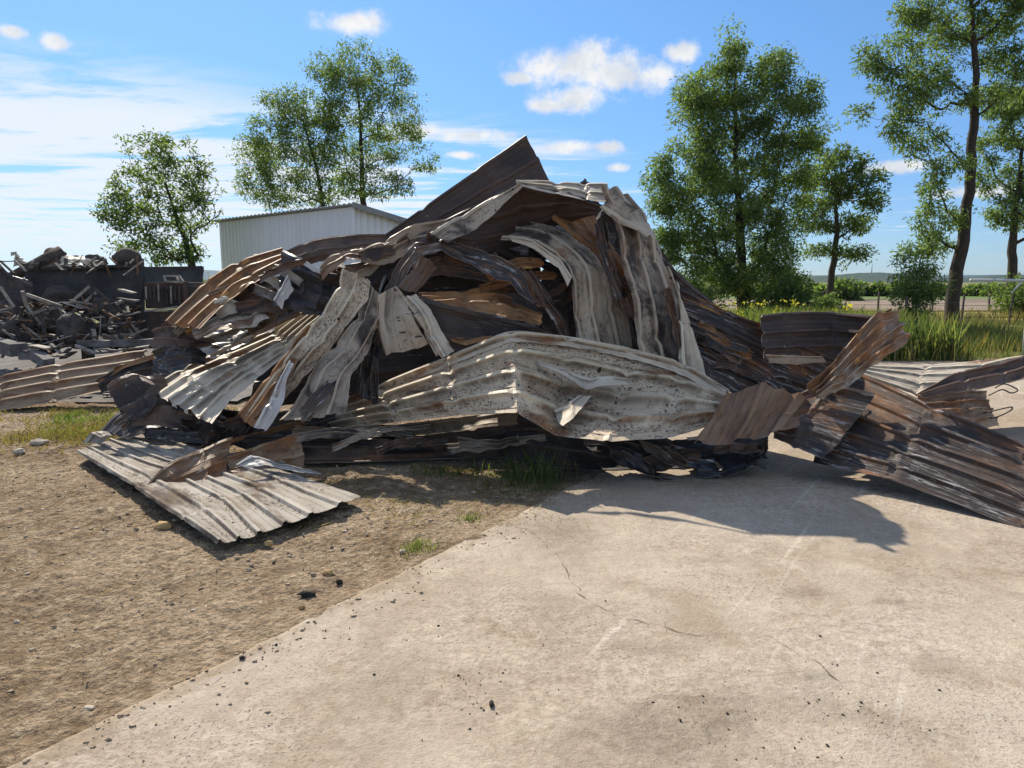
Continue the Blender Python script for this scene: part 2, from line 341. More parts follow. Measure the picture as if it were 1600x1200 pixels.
# ground materials (world-space patterns: soil, straw, ash, stains)
def mat_dirt():
    m, nt = new_mat('dry_dirt'); tc = nt.new('ShaderNodeTexCoord'); v = tc.outputs['Object']
    a = nt.noise(v, 0.8, 7, 0.6, 0.3); b = nt.noise(v, 9, 7, 0.65); c = nt.noise(v, 45, 5, 0.7); d = nt.vor(nt.vmath('ADD', v, nt.scale(nt.noise(v, 12, 3, 0.5, 0, True), (0.05, 0.05, 0.05))), 26)
    col = nt.mix(nt.step(a, 0.35, 0.65), (0.26, 0.175, 0.10), (0.50, 0.38, 0.255))
    col = nt.mix(nt.step(b, 0.42, 0.72), col, (0.58, 0.46, 0.32))
    col = nt.mix(nt.math('MULTIPLY', nt.step(c, 0.5, 0.33), 0.8), col, (0.13, 0.09, 0.06))
    e_ = nt.noise(v, 19, 5, 0.7)
    col = nt.mix(1.0, col, nt.mix(nt.step(e_, 0.3, 0.7), (0.68, 0.65, 0.61), (1.22, 1.22, 1.22)), 'MULTIPLY')
    dirt2 = nt.step(nt.noise(nt.vmath('ADD', v, (5, 3, 0)), 1.4, 5, 0.6), 0.56, 0.70)
    col = nt.mix(nt.math('MULTIPLY', dirt2, 0.75), col, (0.19, 0.135, 0.09))
    # far ground turns to dry pasture
    x, y, z = nt.sep(v)
    far = nt.step(nt.math('ADD', y, nt.math('MULTIPLY', a, 4.0)), 17.0, 21.0)
    pasture = nt.mix(nt.step(nt.noise(v, 0.25, 6, 0.6), 0.4, 0.6), (0.30, 0.25, 0.10), (0.13, 0.16, 0.05))
    col = nt.mix(far, col, pasture)
    h = nt.math('ADD', nt.math('MULTIPLY', b, 1.0), nt.math('ADD', nt.math('MULTIPLY', c, 0.55), nt.math('MULTIPLY', d, -0.35)))
    setp(nt, col, 0.95, nt.bump(nt.math('ADD', h, e_), 1.0, 0.06), 0.15)
    return m
def mat_concrete():
    m, nt = new_mat('worn_concrete'); tc = nt.new('ShaderNodeTexCoord'); v = tc.outputs['Object']
    a = nt.noise(v, 0.55, 6, 0.6, 0.4); b = nt.noise(v, 3.2, 8, 0.66, 0.3); c = nt.noise(v, 60, 4, 0.7); d = nt.noise(v, 160, 3, 0.7)
    col = nt.mix(nt.step(a, 0.35, 0.66), (0.48, 0.405, 0.32), (0.395, 0.32, 0.24))
    col = nt.mix(nt.math('MULTIPLY', nt.step(b, 0.45, 0.72), 0.75), col, (0.56, 0.475, 0.365))
    col = nt.mix(nt.math('MULTIPLY', nt.step(nt.noise(nt.vmath('ADD', v, (7, 1, 0)), 1.5, 8, 0.72, 0.5), 0.49, 0.66), 0.62), col, (0.32, 0.245, 0.165))
    # drag marks towards the heap
    x, y, z = nt.sep(v)
    ru = nt.math('ADD', nt.math('MULTIPLY', x, 0.83), nt.math('MULTIPLY', y, -0.55)); rv = nt.math('ADD', nt.math('MULTIPLY', x, 0.55), nt.math('MULTIPLY', y, 0.83))
    dr = nt.noise(nt.comb(nt.math('MULTIPLY', ru, 16.0), nt.math('MULTIPLY', rv, 0.55), 0.0), 1.0, 5, 0.65, 0.2)
    drm = nt.math('MULTIPLY', nt.step(dr, 0.56, 0.72), nt.step(nt.noise(v, 0.9, 3), 0.42, 0.6))
    col = nt.mix(nt.math('MULTIPLY', drm, 0.7), col, (0.64, 0.57, 0.47))
    dr2 = nt.noise(nt.comb(nt.math('MULTIPLY', x, 30.0), nt.math('MULTIPLY', y, 0.9), 3.0), 1.0, 4, 0.6, 0.1)
    drm2 = nt.math('MULTIPLY', nt.step(dr2, 0.64, 0.74), nt.step(nt.noise(nt.vmath('ADD', v, (3, 8, 0)), 1.0, 3), 0.5, 0.6))
    col = nt.mix(nt.math('MULTIPLY', drm2, 0.55), col, (0.66, 0.60, 0.52))
    # grit: fine dark speckle, heavier in patches
    gp = nt.step(nt.noise(nt.vmath('ADD', v, (1.3, 4.4, 0)), 1.15, 5, 0.65), 0.40, 0.68)
    gm = nt.math('MULTIPLY', nt.step(c, 0.55, 0.64), nt.math('ADD', 0.18, nt.math('MULTIPLY', gp, 0.8)))
    col = nt.mix(gm, col, (0.16, 0.125, 0.095))
    # oily dirt patches in front of the camera, each with its own shape
    pw = nt.math('MULTIPLY', nt.math('SUBTRACT', nt.noise(v, 4.0, 7, 0.75, 0.6), 0.5), 2.6)
    mott0 = nt.noise(v, 38, 5, 0.75)
    for (cx, cy, rx, ry, st) in [(0.55, 2.35, 0.42, 0.22, 0.75), (0.95, 2.55, 0.45, 0.16, 0.6), (0.62, 3.0, 0.22, 0.09, 0.45), (1.55, 3.55, 0.20, 0.09, 0.6), (1.95, 3.45, 0.13, 0.06, 0.6), (1.25, 2.75, 0.14, 0.08, 0.6), (1.42, 2.45, 0.2, 0.12, 0.5), (1.85, 2.85, 0.16, 0.08, 0.4), (0.32, 4.45, 0.35, 0.55, 0.7), (1.2, 4.0, 0.4, 0.12, 0.35), (0.2, 3.4, 0.2, 0.3, 0.35), (-0.55, 2.7, 0.25, 0.5, 0.4)]:
        ddx = nt.math('DIVIDE', nt.math('SUBTRACT', x, cx), rx); ddy = nt.math('DIVIDE', nt.math('SUBTRACT', y, cy), ry)
        r = nt.math('SQRT', nt.math('ADD', nt.math('MULTIPLY', ddx, ddx), nt.math('MULTIPLY', ddy, ddy)))
        mk = nt.math('MULTIPLY', nt.step(nt.math('ADD', r, pw), 1.25, 0.1), nt.math('ADD', 0.35, nt.math('MULTIPLY', nt.step(mott0, 0.42, 0.6), 0.65)))
        col = nt.mix(nt.math('MULTIPLY', mk, st), col, nt.mix(c, (0.115, 0.09, 0.065), (0.24, 0.185, 0.13)))
    # soil washed over the broken edge
    sdist = nt.math('ADD', nt.math('MULTIPLY', nt.math('SUBTRACT', x, EDGE0.x), en.x), nt.math('MULTIPLY', nt.math('SUBTRACT', y, EDGE0.y), en.y))
    em = nt.step(nt.math('ADD', sdist, nt.math('MULTIPLY', nt.math('SUBTRACT', nt.noise(v, 3.5, 7, 0.7), 0.5), 0.75)), 0.12, -0.02)
    col = nt.mix(nt.math('MULTIPLY', em, 0.8), col, nt.mix(c, (0.22, 0.16, 0.105), (0.42, 0.33, 0.23)))
    mott = nt.noise(v, 17, 6, 0.72)
    gl = nt.math('ADD', 0.22, nt.math('MULTIPLY', nt.step(nt.noise(nt.vmath('ADD', v, (2.2, 9.1, 0)), 0.75, 5, 0.62, 0.5), 0.36, 0.66), 0.78))
    col = nt.mix(gl, col, nt.mix(nt.step(nt.math('ADD', nt.math('MULTIPLY', mott, 0.5), nt.math('MULTIPLY', mott0, 0.5)), 0.33, 0.67), (0.60, 0.57, 0.53), (1.26, 1.27, 1.30)), 'MULTIPLY')
    h = nt.math('ADD', nt.math('MULTIPLY', b, 1.3), nt.math('ADD', nt.math('MULTIPLY', c, 0.35), nt.math('MULTIPLY', d, 0.2)))
    setp(nt, col, 0.9, nt.bump(h, 0.8, 0.02), 0.25)
    return m
M['dirt'] = mat_dirt(); M['concrete'] = mat_concrete()

# ------------------------------------------------------------------ GROUND
def geo(start, stop, first, ratio):
    out = []; p = start; s = first
    while (p < stop) if stop > start else (p > stop):
        s *= ratio; p += s if stop > start else -s; out.append(p)
    return out
def slab_dist(x, y): return (x - EDGE0.x) * en.x + (y - EDGE0.y) * en.y
xs = sorted(geo(-7, -9000, 0.03, 1.22) + list(np.arange(-7, 1.0, 0.023)) + geo(0.99, 9000, 0.03, 1.22))
ys = sorted(geo(1.4, -300, 0.03, 1.3) + list(np.arange(1.4, 6.2, 0.022)) + list(np.arange(6.2, 9.2, 0.035)) + geo(9.2, 12000, 0.03, 1.16))
V = []
for y in ys:
    for x in xs:
        r = math.hypot(x, y)
        if r > 60: z = -0.06
        else:
            s = slab_dist(x, y)
            z = 0.06 * fbm(x * 0.5, y * 0.5, 1.3, 3)
            if -8 < x < 2 and y < 10:
                z += 0.034 * fbm(x * 2.5, y * 2.5, 4.0, 4) + 0.045 * abs(fbm(x * 6, y * 8, 2.0, 4)) + 0.016 * fbm(x * 15, y * 22, 6.0, 2)
                ru = x * 0.8 - y * 0.6                          # old tyre ruts
                z += 0.012 * math.sin(ru * 5.5 + 2 * fbm(x, y, 0, 2)) * max(0, 1 - abs(s + 1.6) / 1.6)
            z -= 0.030
            if s > -0.25:                                          # soil washes over the slab's edge in places
                k = max(0, min(1, -s / 0.25)); zs = -0.006 + 0.05 * fbm(x * 2.2, y * 2.2, 11, 4) + 0.012 * fbm(x * 14, y * 14, 3, 2) - max(0, s) * 0.16
                z = z * k + (zs if s < 0.3 else -0.09) * (1 - k)
        V.append((x, y, z))
nx = len(xs); ny = len(ys)
ii, jj = np.meshgrid(np.arange(nx - 1), np.arange(ny - 1)); b0 = (jj * nx + ii).ravel()
F = np.stack([b0, b0 + 1, b0 + nx + 1, b0 + nx], 1)
tag(link('ground', mesh_np('ground', V, F, True), M['dirt']), kind='structure')

# concrete slab with a broken left edge
bm = bmesh.new()
NS = 420; NW = 40
L = 16.5
ws = [0.0, 0.012, 0.04] + [0.04 + 26 * (i / (NW - 3)) ** 1.9 for i in range(1, NW - 2)]
grid = []
for i in range(NS + 1):
    t = -3.0 + (L + 3.0) * i / NS; row = []
    e = 0.06 * fbm(t * 4, 3, 0, 4) + 0.05 * fbm(t * 0.9, 8, 0, 2)
    for j, wv in enumerate(ws):
        p = EDGE0 + ed * t + en * (wv + e * max(0, 1 - wv / 0.5))
        # slab ends about 14.6 m ahead
        if p.y > 14.6: p.y = 14.6 + 0.1 * fbm(p.x, 0, 0, 2)
        p.z = 0.012 * fbm(p.x * 0.6, p.y * 0.6, 7, 3) - (0.014 if j == 0 else 0) + 0.004
        row.append(bm.verts.new(p))
    grid.append(row)
for i in range(NS):
    for j in range(len(ws) - 1):
        try: bm.faces.new((grid[i][j], grid[i][j + 1], grid[i + 1][j + 1], grid[i + 1][j]))
        except ValueError: pass
low = [bm.verts.new(r[0].co + Vector((0, 0, -0.12))) for r in grid]
for i in range(NS): bm.faces.new((low[i], grid[i][0], grid[i + 1][0], low[i + 1]))
bmesh.ops.remove_doubles(bm, verts=bm.verts, dist=1e-4); bmesh.ops.recalc_face_normals(bm, faces=bm.faces)
slab = tag(bm_obj('concrete_slab', bm, M['concrete'], None, True), kind='structure')
# cracks: thin jagged fissures
M['crack'] = simple('crack_shadow_dirt', (0.10, 0.078, 0.055), (0.17, 0.13, 0.09), 20, 0.95)
def crack(pts, wd, seed):
    bm = bmesh.new(); pp = [G(x, y, 0.0075) for x, y in pts]; prev = None
    for k in range(len(pp) - 1):
        n = max(4, int((pp[k + 1] - pp[k]).length / 0.03))
        for i in range(n * 2):
            t = i / (n * 2); q = pp[k].lerp(pp[k + 1], t); dirv = (pp[k + 1] - pp[k]).normalized(); nn = Vector((-dirv.y, dirv.x, 0))
            q = q + nn * 0.09 * fbm(q.x * 4, q.y * 4, seed, 4); q = q + nn * 0.02 * fbm(q.x * 22, q.y * 22, seed, 2); ww = wd * 0.6 * (0.10 + 1.4 * max(0, 0.15 + noise.noise((q.x * 11, q.y * 11, seed))))
            q.z = 0.012 * fbm(q.x * 0.6, q.y * 0.6, 7, 3) + 0.0075
            cur = (bm.verts.new(q + nn * ww), bm.verts.new(q - nn * ww))
            if prev: bm.faces.new((prev[0], prev[1], cur[1], cur[0]))
            prev = cur
    return bm_obj('crack', bm, M['crack'], slab)
crack([(905, 925), (930, 945), (985, 967), (1040, 985), (1110, 992), (1200, 995), (1270, 1030), (1330, 1075)], 0.006, 1)
crack([(790, 812), (850, 845), (880, 880), (905, 925)], 0.005, 2)
crack([(1040, 940), (1042, 985)], 0.003, 3)

# far land in flat sheets
def sheet_quad(name, x0, x1, y0, y1, z, mat, n=24, wob=0.5):
    V = []; 
    for j in range(n + 1):
        for i in range(n + 1):
            x = x0 + (x1 - x0) * i / n; y = y0 + (y1 - y0) * j / n
            if j in (0, n): y += wob * fbm(x * 0.2, y, 0, 3)
            V.append((x, y, z))
    F = [(j * (n + 1) + i, j * (n + 1) + i + 1, (j + 1) * (n + 1) + i + 1, (j + 1) * (n + 1) + i) for j in range(n) for i in range(n)]
    return tag(link(name, mesh_np(name, V, F, True), mat), kind='structure')
M['verge'] = simple('verge_soil_grass', (0.10, 0.12, 0.035), (0.20, 0.17, 0.075), 1.2, 0.95, 0.8, 0.05)
M['stubble'] = simple('mown_dry_grass', (0.36, 0.30, 0.11), (0.24, 0.23, 0.085), 0.9, 0.95, 0.6, 0.05)
M['plough'] = simple('ploughed_soil', (0.22, 0.165, 0.12), (0.29, 0.225, 0.165), 0.8, 0.95, 0.8, 0.08, stretch=(0.2, 2.0, 1))
M['crop'] = simple('green_crop', (0.10, 0.15, 0.035), (0.15, 0.19, 0.06), 0.5, 0.95, 0.8, 0.1)
sheet_quad('grass_verge', 1.0, 40, 14.7, 24, 0.006, M['verge'])
sheet_quad('mown_field', 2.0, 60, 23.6, 39, 0.012, M['stubble'])
sheet_quad('ploughed_field', 4, 90, 40, 66, 0.03, M['plough'])
sheet_quad('meadow', 0, 160, 66, 140, 0.03, M['crop'])

def hill(name, pts, dist, thick, mat):
    # a ridge line given by (pixel x, pixel y) at a distance; slopes down to both sides
    V = []; F = []; n = 90
    xs_ = [p[0] for p in pts]; ys_ = [p[1] for p in pts]
    prof = [(0, 0.0), (0.12, 0.25), (0.3, 0.62), (0.5, 1.0), (0.75, 0.7), (1.0, 0.0)]
    for i in range(n + 1):
        x = xs_[0] + (xs_[-1] - xs_[0]) * i / n; y = float(np.interp(x, xs_, ys_))
        top = P(x, y, dist)
        for k, (t, hh) in enumerate(prof):
            yy = dist + (t - 0.5) * thick
            z = -1 + (top.z + 1) * hh * (1 + (0.25 * fbm(x * 0.02, t * 3, dist, 3) if 0 < hh < 1 else 0.06 * fbm(x * 0.12, t, 1, 3)))
            V.append((top.x * yy / dist if False else top.x, yy, z))
    m = len(prof)
    for i in range(n):
        for k in range(m - 1): F.append((i * m + k, (i + 1) * m + k, (i + 1) * m + k + 1, i * m + k + 1))
    return tag(link(name, mesh_np(name, V, F, True), mat), kind='structure')
M['hillgreen'] = simple('wooded_hill', (0.022, 0.042, 0.022), (0.05, 0.072, 0.035), 0.02, 0.95, 0.3, 1.0)
M['hillfar'] = simple('far_ridge', (0.02, 0.04, 0.035), (0.035, 0.058, 0.05), 0.004, 0.95, 0.2, 1.0)
hill('hill', [(1050, 437), (1180, 434), (1260, 431), (1300, 430), (1340, 426.5), (1372, 425.5), (1410, 428), (1450, 433), (1520, 434), (1560, 430), (1640, 431), (1800, 436)], 1500, 500, M['hillgreen'])
hill('far_hill', [(-500, 434), (-100, 428), (60, 424), (180, 422), (250, 420), (300, 421), (350, 423), (430, 427), (600, 433), (900, 436), (1100, 434), (1280, 432.5), (1500, 430), (1700, 428), (2100, 435)], 4200, 1200, M['hillfar'])

# ------------------------------------------------------------------ HEAP OF SHEETS
RIBF = [0.0, 0.035, 0.07, 0.21, 0.25, 0.44, 0.475, 0.51, 0.72, 0.755, 0.79]
RIBH = [0.0, 0.55, 1.0, 1.0, 0.45, 0.0, 0.13, 0.0, 0.0, 0.13, 0.0]
GRP = 'burnt roofing sheets of the scrap heap'
def catmull(C, t):
    n = len(C); i = min(int(t), n - 2); f = t - i
    p0 = C[max(i - 1, 0)]; p1 = C[i]; p2 = C[i + 1]; p3 = C[min(i + 2, n - 1)]
    return 0.5 * ((2 * p1) + (-p0 + p2) * f + (2 * p0 - 5 * p1 + 4 * p2 - p3) * f * f + (-p0 + 3 * p1 - 3 * p2 + p3) * f ** 3)
def interp(C, t, sm):
    n = len(C); i = min(int(t), n - 2); f = t - i
    lin = C[i] * (1 - f) + C[i + 1] * f
    return lin if sm <= 0 or n < 3 else lin * (1 - sm) + catmull(C, t) * sm
def facet(x, y, lat):                 # triangulated random lattice: flat facets meeting in sharp creases
    x += 0.35 * y + 0.5 * math.sin(y * 2.1); i = math.floor(x); j = math.floor(y); f = x - i; g = y - j; i %= 63; j %= 63
    a = lat[i, j]; b = lat[i + 1, j]; c = lat[i, j + 1]; d = lat[i + 1, j + 1]
    return a + (b - a) * f + (c - a) * g if f + g < 1 else d + (c - d) * (1 - f) + (b - d) * (1 - g)
def S(label, rows, ribs, front, back='plum', h=0.040, cr=0.012, sm=0.10, smv=0.35, folds=3, tear=0.03, seed=None, name='roofing_sheet', cat='metal sheet', group=GRP, flip=False, fa=0.035, zmin=0.012, parent=None):
    S.k += 1; seed = seed if seed is not None else S.k * 7.31; rnd = random.Random(int(seed * 100))
    C = np.array([[tuple(P(*q) if len(q) == 3 else G(q[0], q[1], q[3])) for q in r] for r in rows])
    m, n, _ = C.shape
    mid = C.mean(axis=1); seg = np.linalg.norm(np.diff(mid, axis=0), axis=1); cum = np.concatenate([[0], np.cumsum(seg)]); Lm = cum[-1]
    wid = np.mean([np.linalg.norm(np.diff(C[i], axis=0), axis=1).sum() for i in range(m)])
    nu = int(min(110, max(16, Lm / 0.028)))
    us = np.interp(np.linspace(0, Lm, nu + 1), cum, np.arange(m))
    us = np.unique(np.concatenate([us, np.arange(m)])); nu = len(us) - 1
    vs = []; hs_ = []
    ribs = max(ribs, 1)
    for r in range(ribs):
        for f, hh in zip(RIBF, RIBH): vs.append((r + f) / ribs); hs_.append(hh)
    vs.append(1.0); hs_.append(0.0)
    # finer columns on wide sheets
    nv = len(vs)
    base = np.zeros((nu + 1, nv, 3))
    for a, u in enumerate(us):
        ctrl = [interp(C[:, j], u, sm) for j in range(n)]
        for b, v in enumerate(vs): base[a, b] = interp(ctrl, v * (n - 1), smv) if n > 1 else ctrl[0]
    um = np.interp(us, np.arange(m), cum)
    # torn ends
    for (idx, sgn) in ((0, -1), (nu, 1)):
        d = (base[idx] - base[idx - sgn * 1]); dl = np.linalg.norm(d, axis=1, keepdims=True); d = d / np.maximum(dl, 1e-6)
        for b, v in enumerate(vs):
            base[idx, b] += d[b] * (tear * 2.0 * fbm(v * wid * 9, seed, idx, 3) + (rnd.random() - 0.5) * tear * 0.25)
    for (b, b2) in ((0, 1), (nv - 1, nv - 2)):
        for a in range(nu + 1):
            dv = base[a, b] - base[a, b2]; dv = dv / max(1e-6, np.linalg.norm(dv)); base[a, b] += dv * tear * 0.9 * fbm(um[a] * 6, seed, b, 3)
    def normals(B):
        gu = np.gradient(B, axis=0); gv = np.gradient(B, axis=1); N = np.cross(gu, gv); return N / np.maximum(np.linalg.norm(N, axis=2, keepdims=True), 1e-9)
    N = normals(base)
    camv = np.array([0, 0, CAM_H]) - base
    sgn = 1.0 if (N * camv).sum(axis=2).mean() > 0 else -1.0
    if flip: sgn = -sgn
    N = N * sgn
    # smooth the frame across sharp control creases
    for _ in range(2):
        N2 = N.copy(); N2[1:-1] = (N[:-2] + N[1:-1] * 2 + N[2:]) / 4; N = N2 / np.maximum(np.linalg.norm(N2, axis=2, keepdims=True), 1e-9)
    # random kinks: a triangular buckle along a line in the sheet's own plane
    kinks = []
    for k in range(folds):
        th = rnd.uniform(-1.1, 1.1) + (math.pi / 2 if rnd.random() < 0.25 else 0)
        kinks.append((rnd.uniform(0, Lm), rnd.uniform(0, wid), math.cos(th), math.sin(th), rnd.uniform(0.08, 0.3), rnd.uniform(-1, 1) * fa, rnd.uniform(0.25, 0.8)))
    crease = cum[1:-1]
    lr = np.random.default_rng(int(seed * 10)); lat1 = lr.uniform(-1, 1, (64, 64)); lat2 = lr.uniform(-1, 1, (64, 64))
    disp = np.zeros((nu + 1, nv))
    for a in range(nu + 1):
        flat = 1.0
        for c0 in crease: flat *= 1 - 0.55 * math.exp(-((um[a] - c0) / 0.05) ** 2)
        for b, v in enumerate(vs):
            vm = v * wid
            n3 = noise.noise((um[a] * 9 + seed, vm * 7, 9.0))
            dd = cr * (1.15 * facet(um[a] / 0.62 + seed, vm / 0.33, lat1) + (0.8 * facet(um[a] / 0.17 + 3, vm / 0.13 + seed, lat2) if cr > 0.021 else 0.16 * facet(um[a] / 0.25, vm / 0.16 + seed, lat2)) + 0.06 * n3)
            for (k0, k1, cx, sx, wd, am, ln) in kinks:
                s_ = (um[a] - k0) * cx + (vm - k1) * sx; t_ = -(um[a] - k0) * sx + (vm - k1) * cx
                if abs(s_) < wd and abs(t_) < ln: dd += am * (1 - abs(s_) / wd) * (1 - abs(t_) / ln)
            for ci, c0 in enumerate(crease):                       # ragged buckling where the sheet was kinked
                tt = abs(um[a] - c0) / 0.10
                if tt < 1: dd += 0.02 * (1 - tt) * facet(vm / 0.09 + ci * 5, um[a] / 0.06, lat2)
            crush = 0.88 + 0.45 * noise.noise((um[a] * 0.9, vm * 1.1, seed + 3))
            disp[a, b] = hs_[b] * h * flat * min(1.0, max(0.6, crush)) + dd
    B = base + N * disp[..., None]
    B[..., 2] = np.maximum(B[..., 2], zmin)
    N3 = normals(B) * sgn
    T = B - N3 * 0.0035
    nn_ = (nu + 1) * nv
    Vv = np.concatenate([B.reshape(-1, 3), T.reshape(-1, 3)])
    a, b = np.meshgrid(np.arange(nu), np.arange(nv - 1), indexing='ij'); i0 = (a * nv + b).ravel()
    Ff = np.stack([i0, i0 + nv, i0 + nv + 1, i0 + 1], 1)
    if sgn < 0: Ff = Ff[:, ::-1]
    Fb = Ff[:, ::-1] + nn_
    rim = []
    loop = [(0, b) for b in range(nv)] + [(a, nv - 1) for a in range(1, nu + 1)] + [(nu, b) for b in range(nv - 2, -1, -1)] + [(a, 0) for a in range(nu - 1, 0, -1)]
    lid = [a * nv + b for a, b in loop]
    for k in range(len(lid)):
        p, q = lid[k], lid[(k + 1) % len(lid)]
        f = (p, q, q + nn_, p + nn_); rim.append(f if sgn < 0 else f[::-1])
    Fall = np.concatenate([Ff, Fb, np.array(rim)])
    me = mesh_np(name, Vv, Fall, True)
    uvl = me.uv_layers.new(name='UV')
    Uc = np.zeros((nu + 1, nv, 2)); Uc[..., 0] = um[:, None]; Uc[..., 1] = np.array(vs)[None, :] * wid
    Uc = np.concatenate([Uc.reshape(-1, 2), Uc.reshape(-1, 2) + 11.0])
    uvl.data.foreach_set('uv', Uc[Fall.ravel()].astype(np.float32).ravel())
    mi = np.concatenate([np.zeros(len(Ff)), np.ones(len(Fb)), np.full(len(rim), 2)]).astype(np.int32)
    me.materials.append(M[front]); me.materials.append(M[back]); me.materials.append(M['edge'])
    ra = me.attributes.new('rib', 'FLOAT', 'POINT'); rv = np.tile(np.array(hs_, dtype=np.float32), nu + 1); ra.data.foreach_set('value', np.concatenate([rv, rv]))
    me.polygons.foreach_set('material_index', mi)
    me.set_sharp_from_angle(angle=rad(13))
    o = bpy.data.objects.new(name, me); COL.objects.link(o)
    if parent: o.parent = parent; return o
    return tag(o, label, cat, group)
S.k = 0
exec_specs = []
# --- front left ground sheet and the piece folded over it
S('pale ribbed sheet lying flat on the dirt under a bent rusty flap',
  [[(120, 707, 'g', .06), (150, 694, 'g', .04), (190, 684, 'g', .04), (250, 672, 'g', .04)], [(210, 762, 'g', .09), (265, 741, 'g', .04), (310, 728, 'g', .03), (365, 710, 'g', .04)], [(285, 812, 'g', .08), (345, 783, 'g', .04), (400, 765, 'g', .03), (465, 742, 'g', .04)], [(340, 850, 'g', .04), (400, 838, 'g', .03), (480, 808, 'g', .04), (565, 775, 'g', .06)]],
  6, 'dusty', 'brown', h=.026, cr=.008, sm=.2, tear=.02, fa=.02)
S('small pale torn corner curled up at the end of the flat sheet', [[(128, 694, 6.72), (160, 690, 6.8)], [(138, 680, 6.75), (172, 683, 6.85)], [(152, 688, 6.7), (180, 686, 6.8)]], 1, 'white', h=.008, sm=.2)
S('bent brown and white flap resting across the flat ground sheet',
  [[(222, 774, 5.35), (224, 777, 5.30)], [(262, 727, 5.65), (275, 768, 5.42)], [(318, 702, 5.95), (322, 757, 5.55)], [(362, 686, 6.2), (350, 747, 5.75)]], 2, 'tan', 'brown', h=.03, sm=.2, cr=.016)
S('thin tan strip of sheet rising from the rusty flap', [[(255, 730, 5.7), (262, 727, 5.72)], [(330, 695, 6.1), (345, 690, 6.2)], [(405, 675, 6.5), (420, 678, 6.6)], [(470, 655, 6.8), (480, 662, 6.85)]], 1, 'orange', 'brown', h=.01, cr=.01)
S('crumpled brown sheet end with a split pale lip', [[(358, 715, 6.0), (362, 742, 5.8)], [(395, 698, 6.2), (400, 748, 5.9)], [(430, 690, 6.3), (440, 742, 6.0)], [(470, 680, 6.4), (475, 735, 6.15)]], 2, 'tan', 'dark', h=.03, cr=.03, folds=6)
S('pale torn tongue of metal beside the crumpled sheet end', [[(370, 728, 5.75), (385, 735, 5.7)], [(392, 712, 5.8), (412, 730, 5.72)], [(440, 722, 5.85), (450, 735, 5.8)], [(500, 736, 5.9), (505, 740, 5.88)]], 1, 'white', 'brown', h=.012, cr=.02, folds=4)
S('long dark sheet edge lying along the ground below the flaking cream sheet', [[(462, 676, 6.6), (470, 738, 6.25)], [(560, 682, 6.65), (565, 733, 6.3)], [(660, 684, 6.7), (665, 722, 6.4)], [(740, 672, 6.75), (745, 714, 6.45)], [(815, 650, 6.85), (825, 712, 6.45)], [(890, 660, 6.7), (895, 715, 6.3)]], 3, 'brown', 'dark', h=.03, cr=.02, sm=.2)
S('thin rust edged strip between the dark sheet and the flaking cream sheet', [[(500, 668, 6.75), (505, 682, 6.6)], [(620, 662, 6.7), (625, 680, 6.58)], [(720, 650, 6.68), (725, 672, 6.5)], [(806, 640, 6.6), (810, 662, 6.45)]], 1, 'tan', 'dark', h=.018, cr=.02)
# --- big flaking cream sheet in front
front_sheet = S('long flaking cream sheet bent to a peak across the front of the heap',
  [[(478, 655, 7.55), (490, 660, 7.35), (500, 668, 7.1), (510, 674, 6.9)],
   [(590, 610, 7.2), (600, 627, 6.9), (615, 645, 6.6), (630, 658, 6.4)],
   [(700, 563, 6.85), (705, 590, 6.55), (712, 622, 6.2), (718, 648, 5.95)],
   [(797, 523, 6.5), (802, 558, 6.2), (806, 600, 5.85), (808, 645, 5.52)],
   [(885, 531, 6.75), (880, 572, 6.5), (872, 625, 6.15), (868, 680, 5.6)],
   [(985, 550, 6.78), (978, 595, 6.5), (965, 645, 5.85), (950, 690, 5.35)],
   [(1065, 574, 6.65), (1060, 605, 6.35), (1052, 645, 5.85), (1045, 684, 5.45)],
   [(1135, 618, 6.4), (1134, 630, 6.2), (1130, 645, 6.0), (1126, 660, 5.82)]],
  4, 'fleck', 'plum', h=.075, cr=.004, sm=.04, smv=.15, folds=2, fa=.03, tear=.012)
S('', [[(500, 642, 7.46), (503, 650, 7.42)], [(590, 605, 7.18), (593, 617, 7.1)], [(700, 558, 6.84), (702, 572, 6.74)], [(796, 518, 6.5), (800, 533, 6.38)], [(886, 526, 6.75), (886, 541, 6.63)], [(985, 545, 6.77), (985, 560, 6.66)], [(1065, 569, 6.64), (1064, 584, 6.52)], [(1135, 613, 6.38), (1133, 626, 6.28)]], 1, 'cream', 'tan', h=.022, cr=.008, sm=.1, folds=2, name='rolled_edge', parent=front_sheet)
S('white folded tongue sticking out of the flaking cream sheet', [[(838, 566, 6.30), (842, 570, 6.23)], [(880, 575, 6.2), (895, 590, 6.02)], [(925, 585, 6.15), (918, 602, 5.92)], [(975, 592, 6.2), (985, 600, 6.08)]], 1, 'cream', h=.01, cr=.008)
S('small creased pale tab low on the flaking cream sheet', [[(862, 642, 5.85), (880, 664, 5.58)], [(888, 632, 5.85), (895, 652, 5.62)], [(905, 620, 5.95), (925, 620, 5.9)]], 1, 'cream', h=.01, cr=.012)
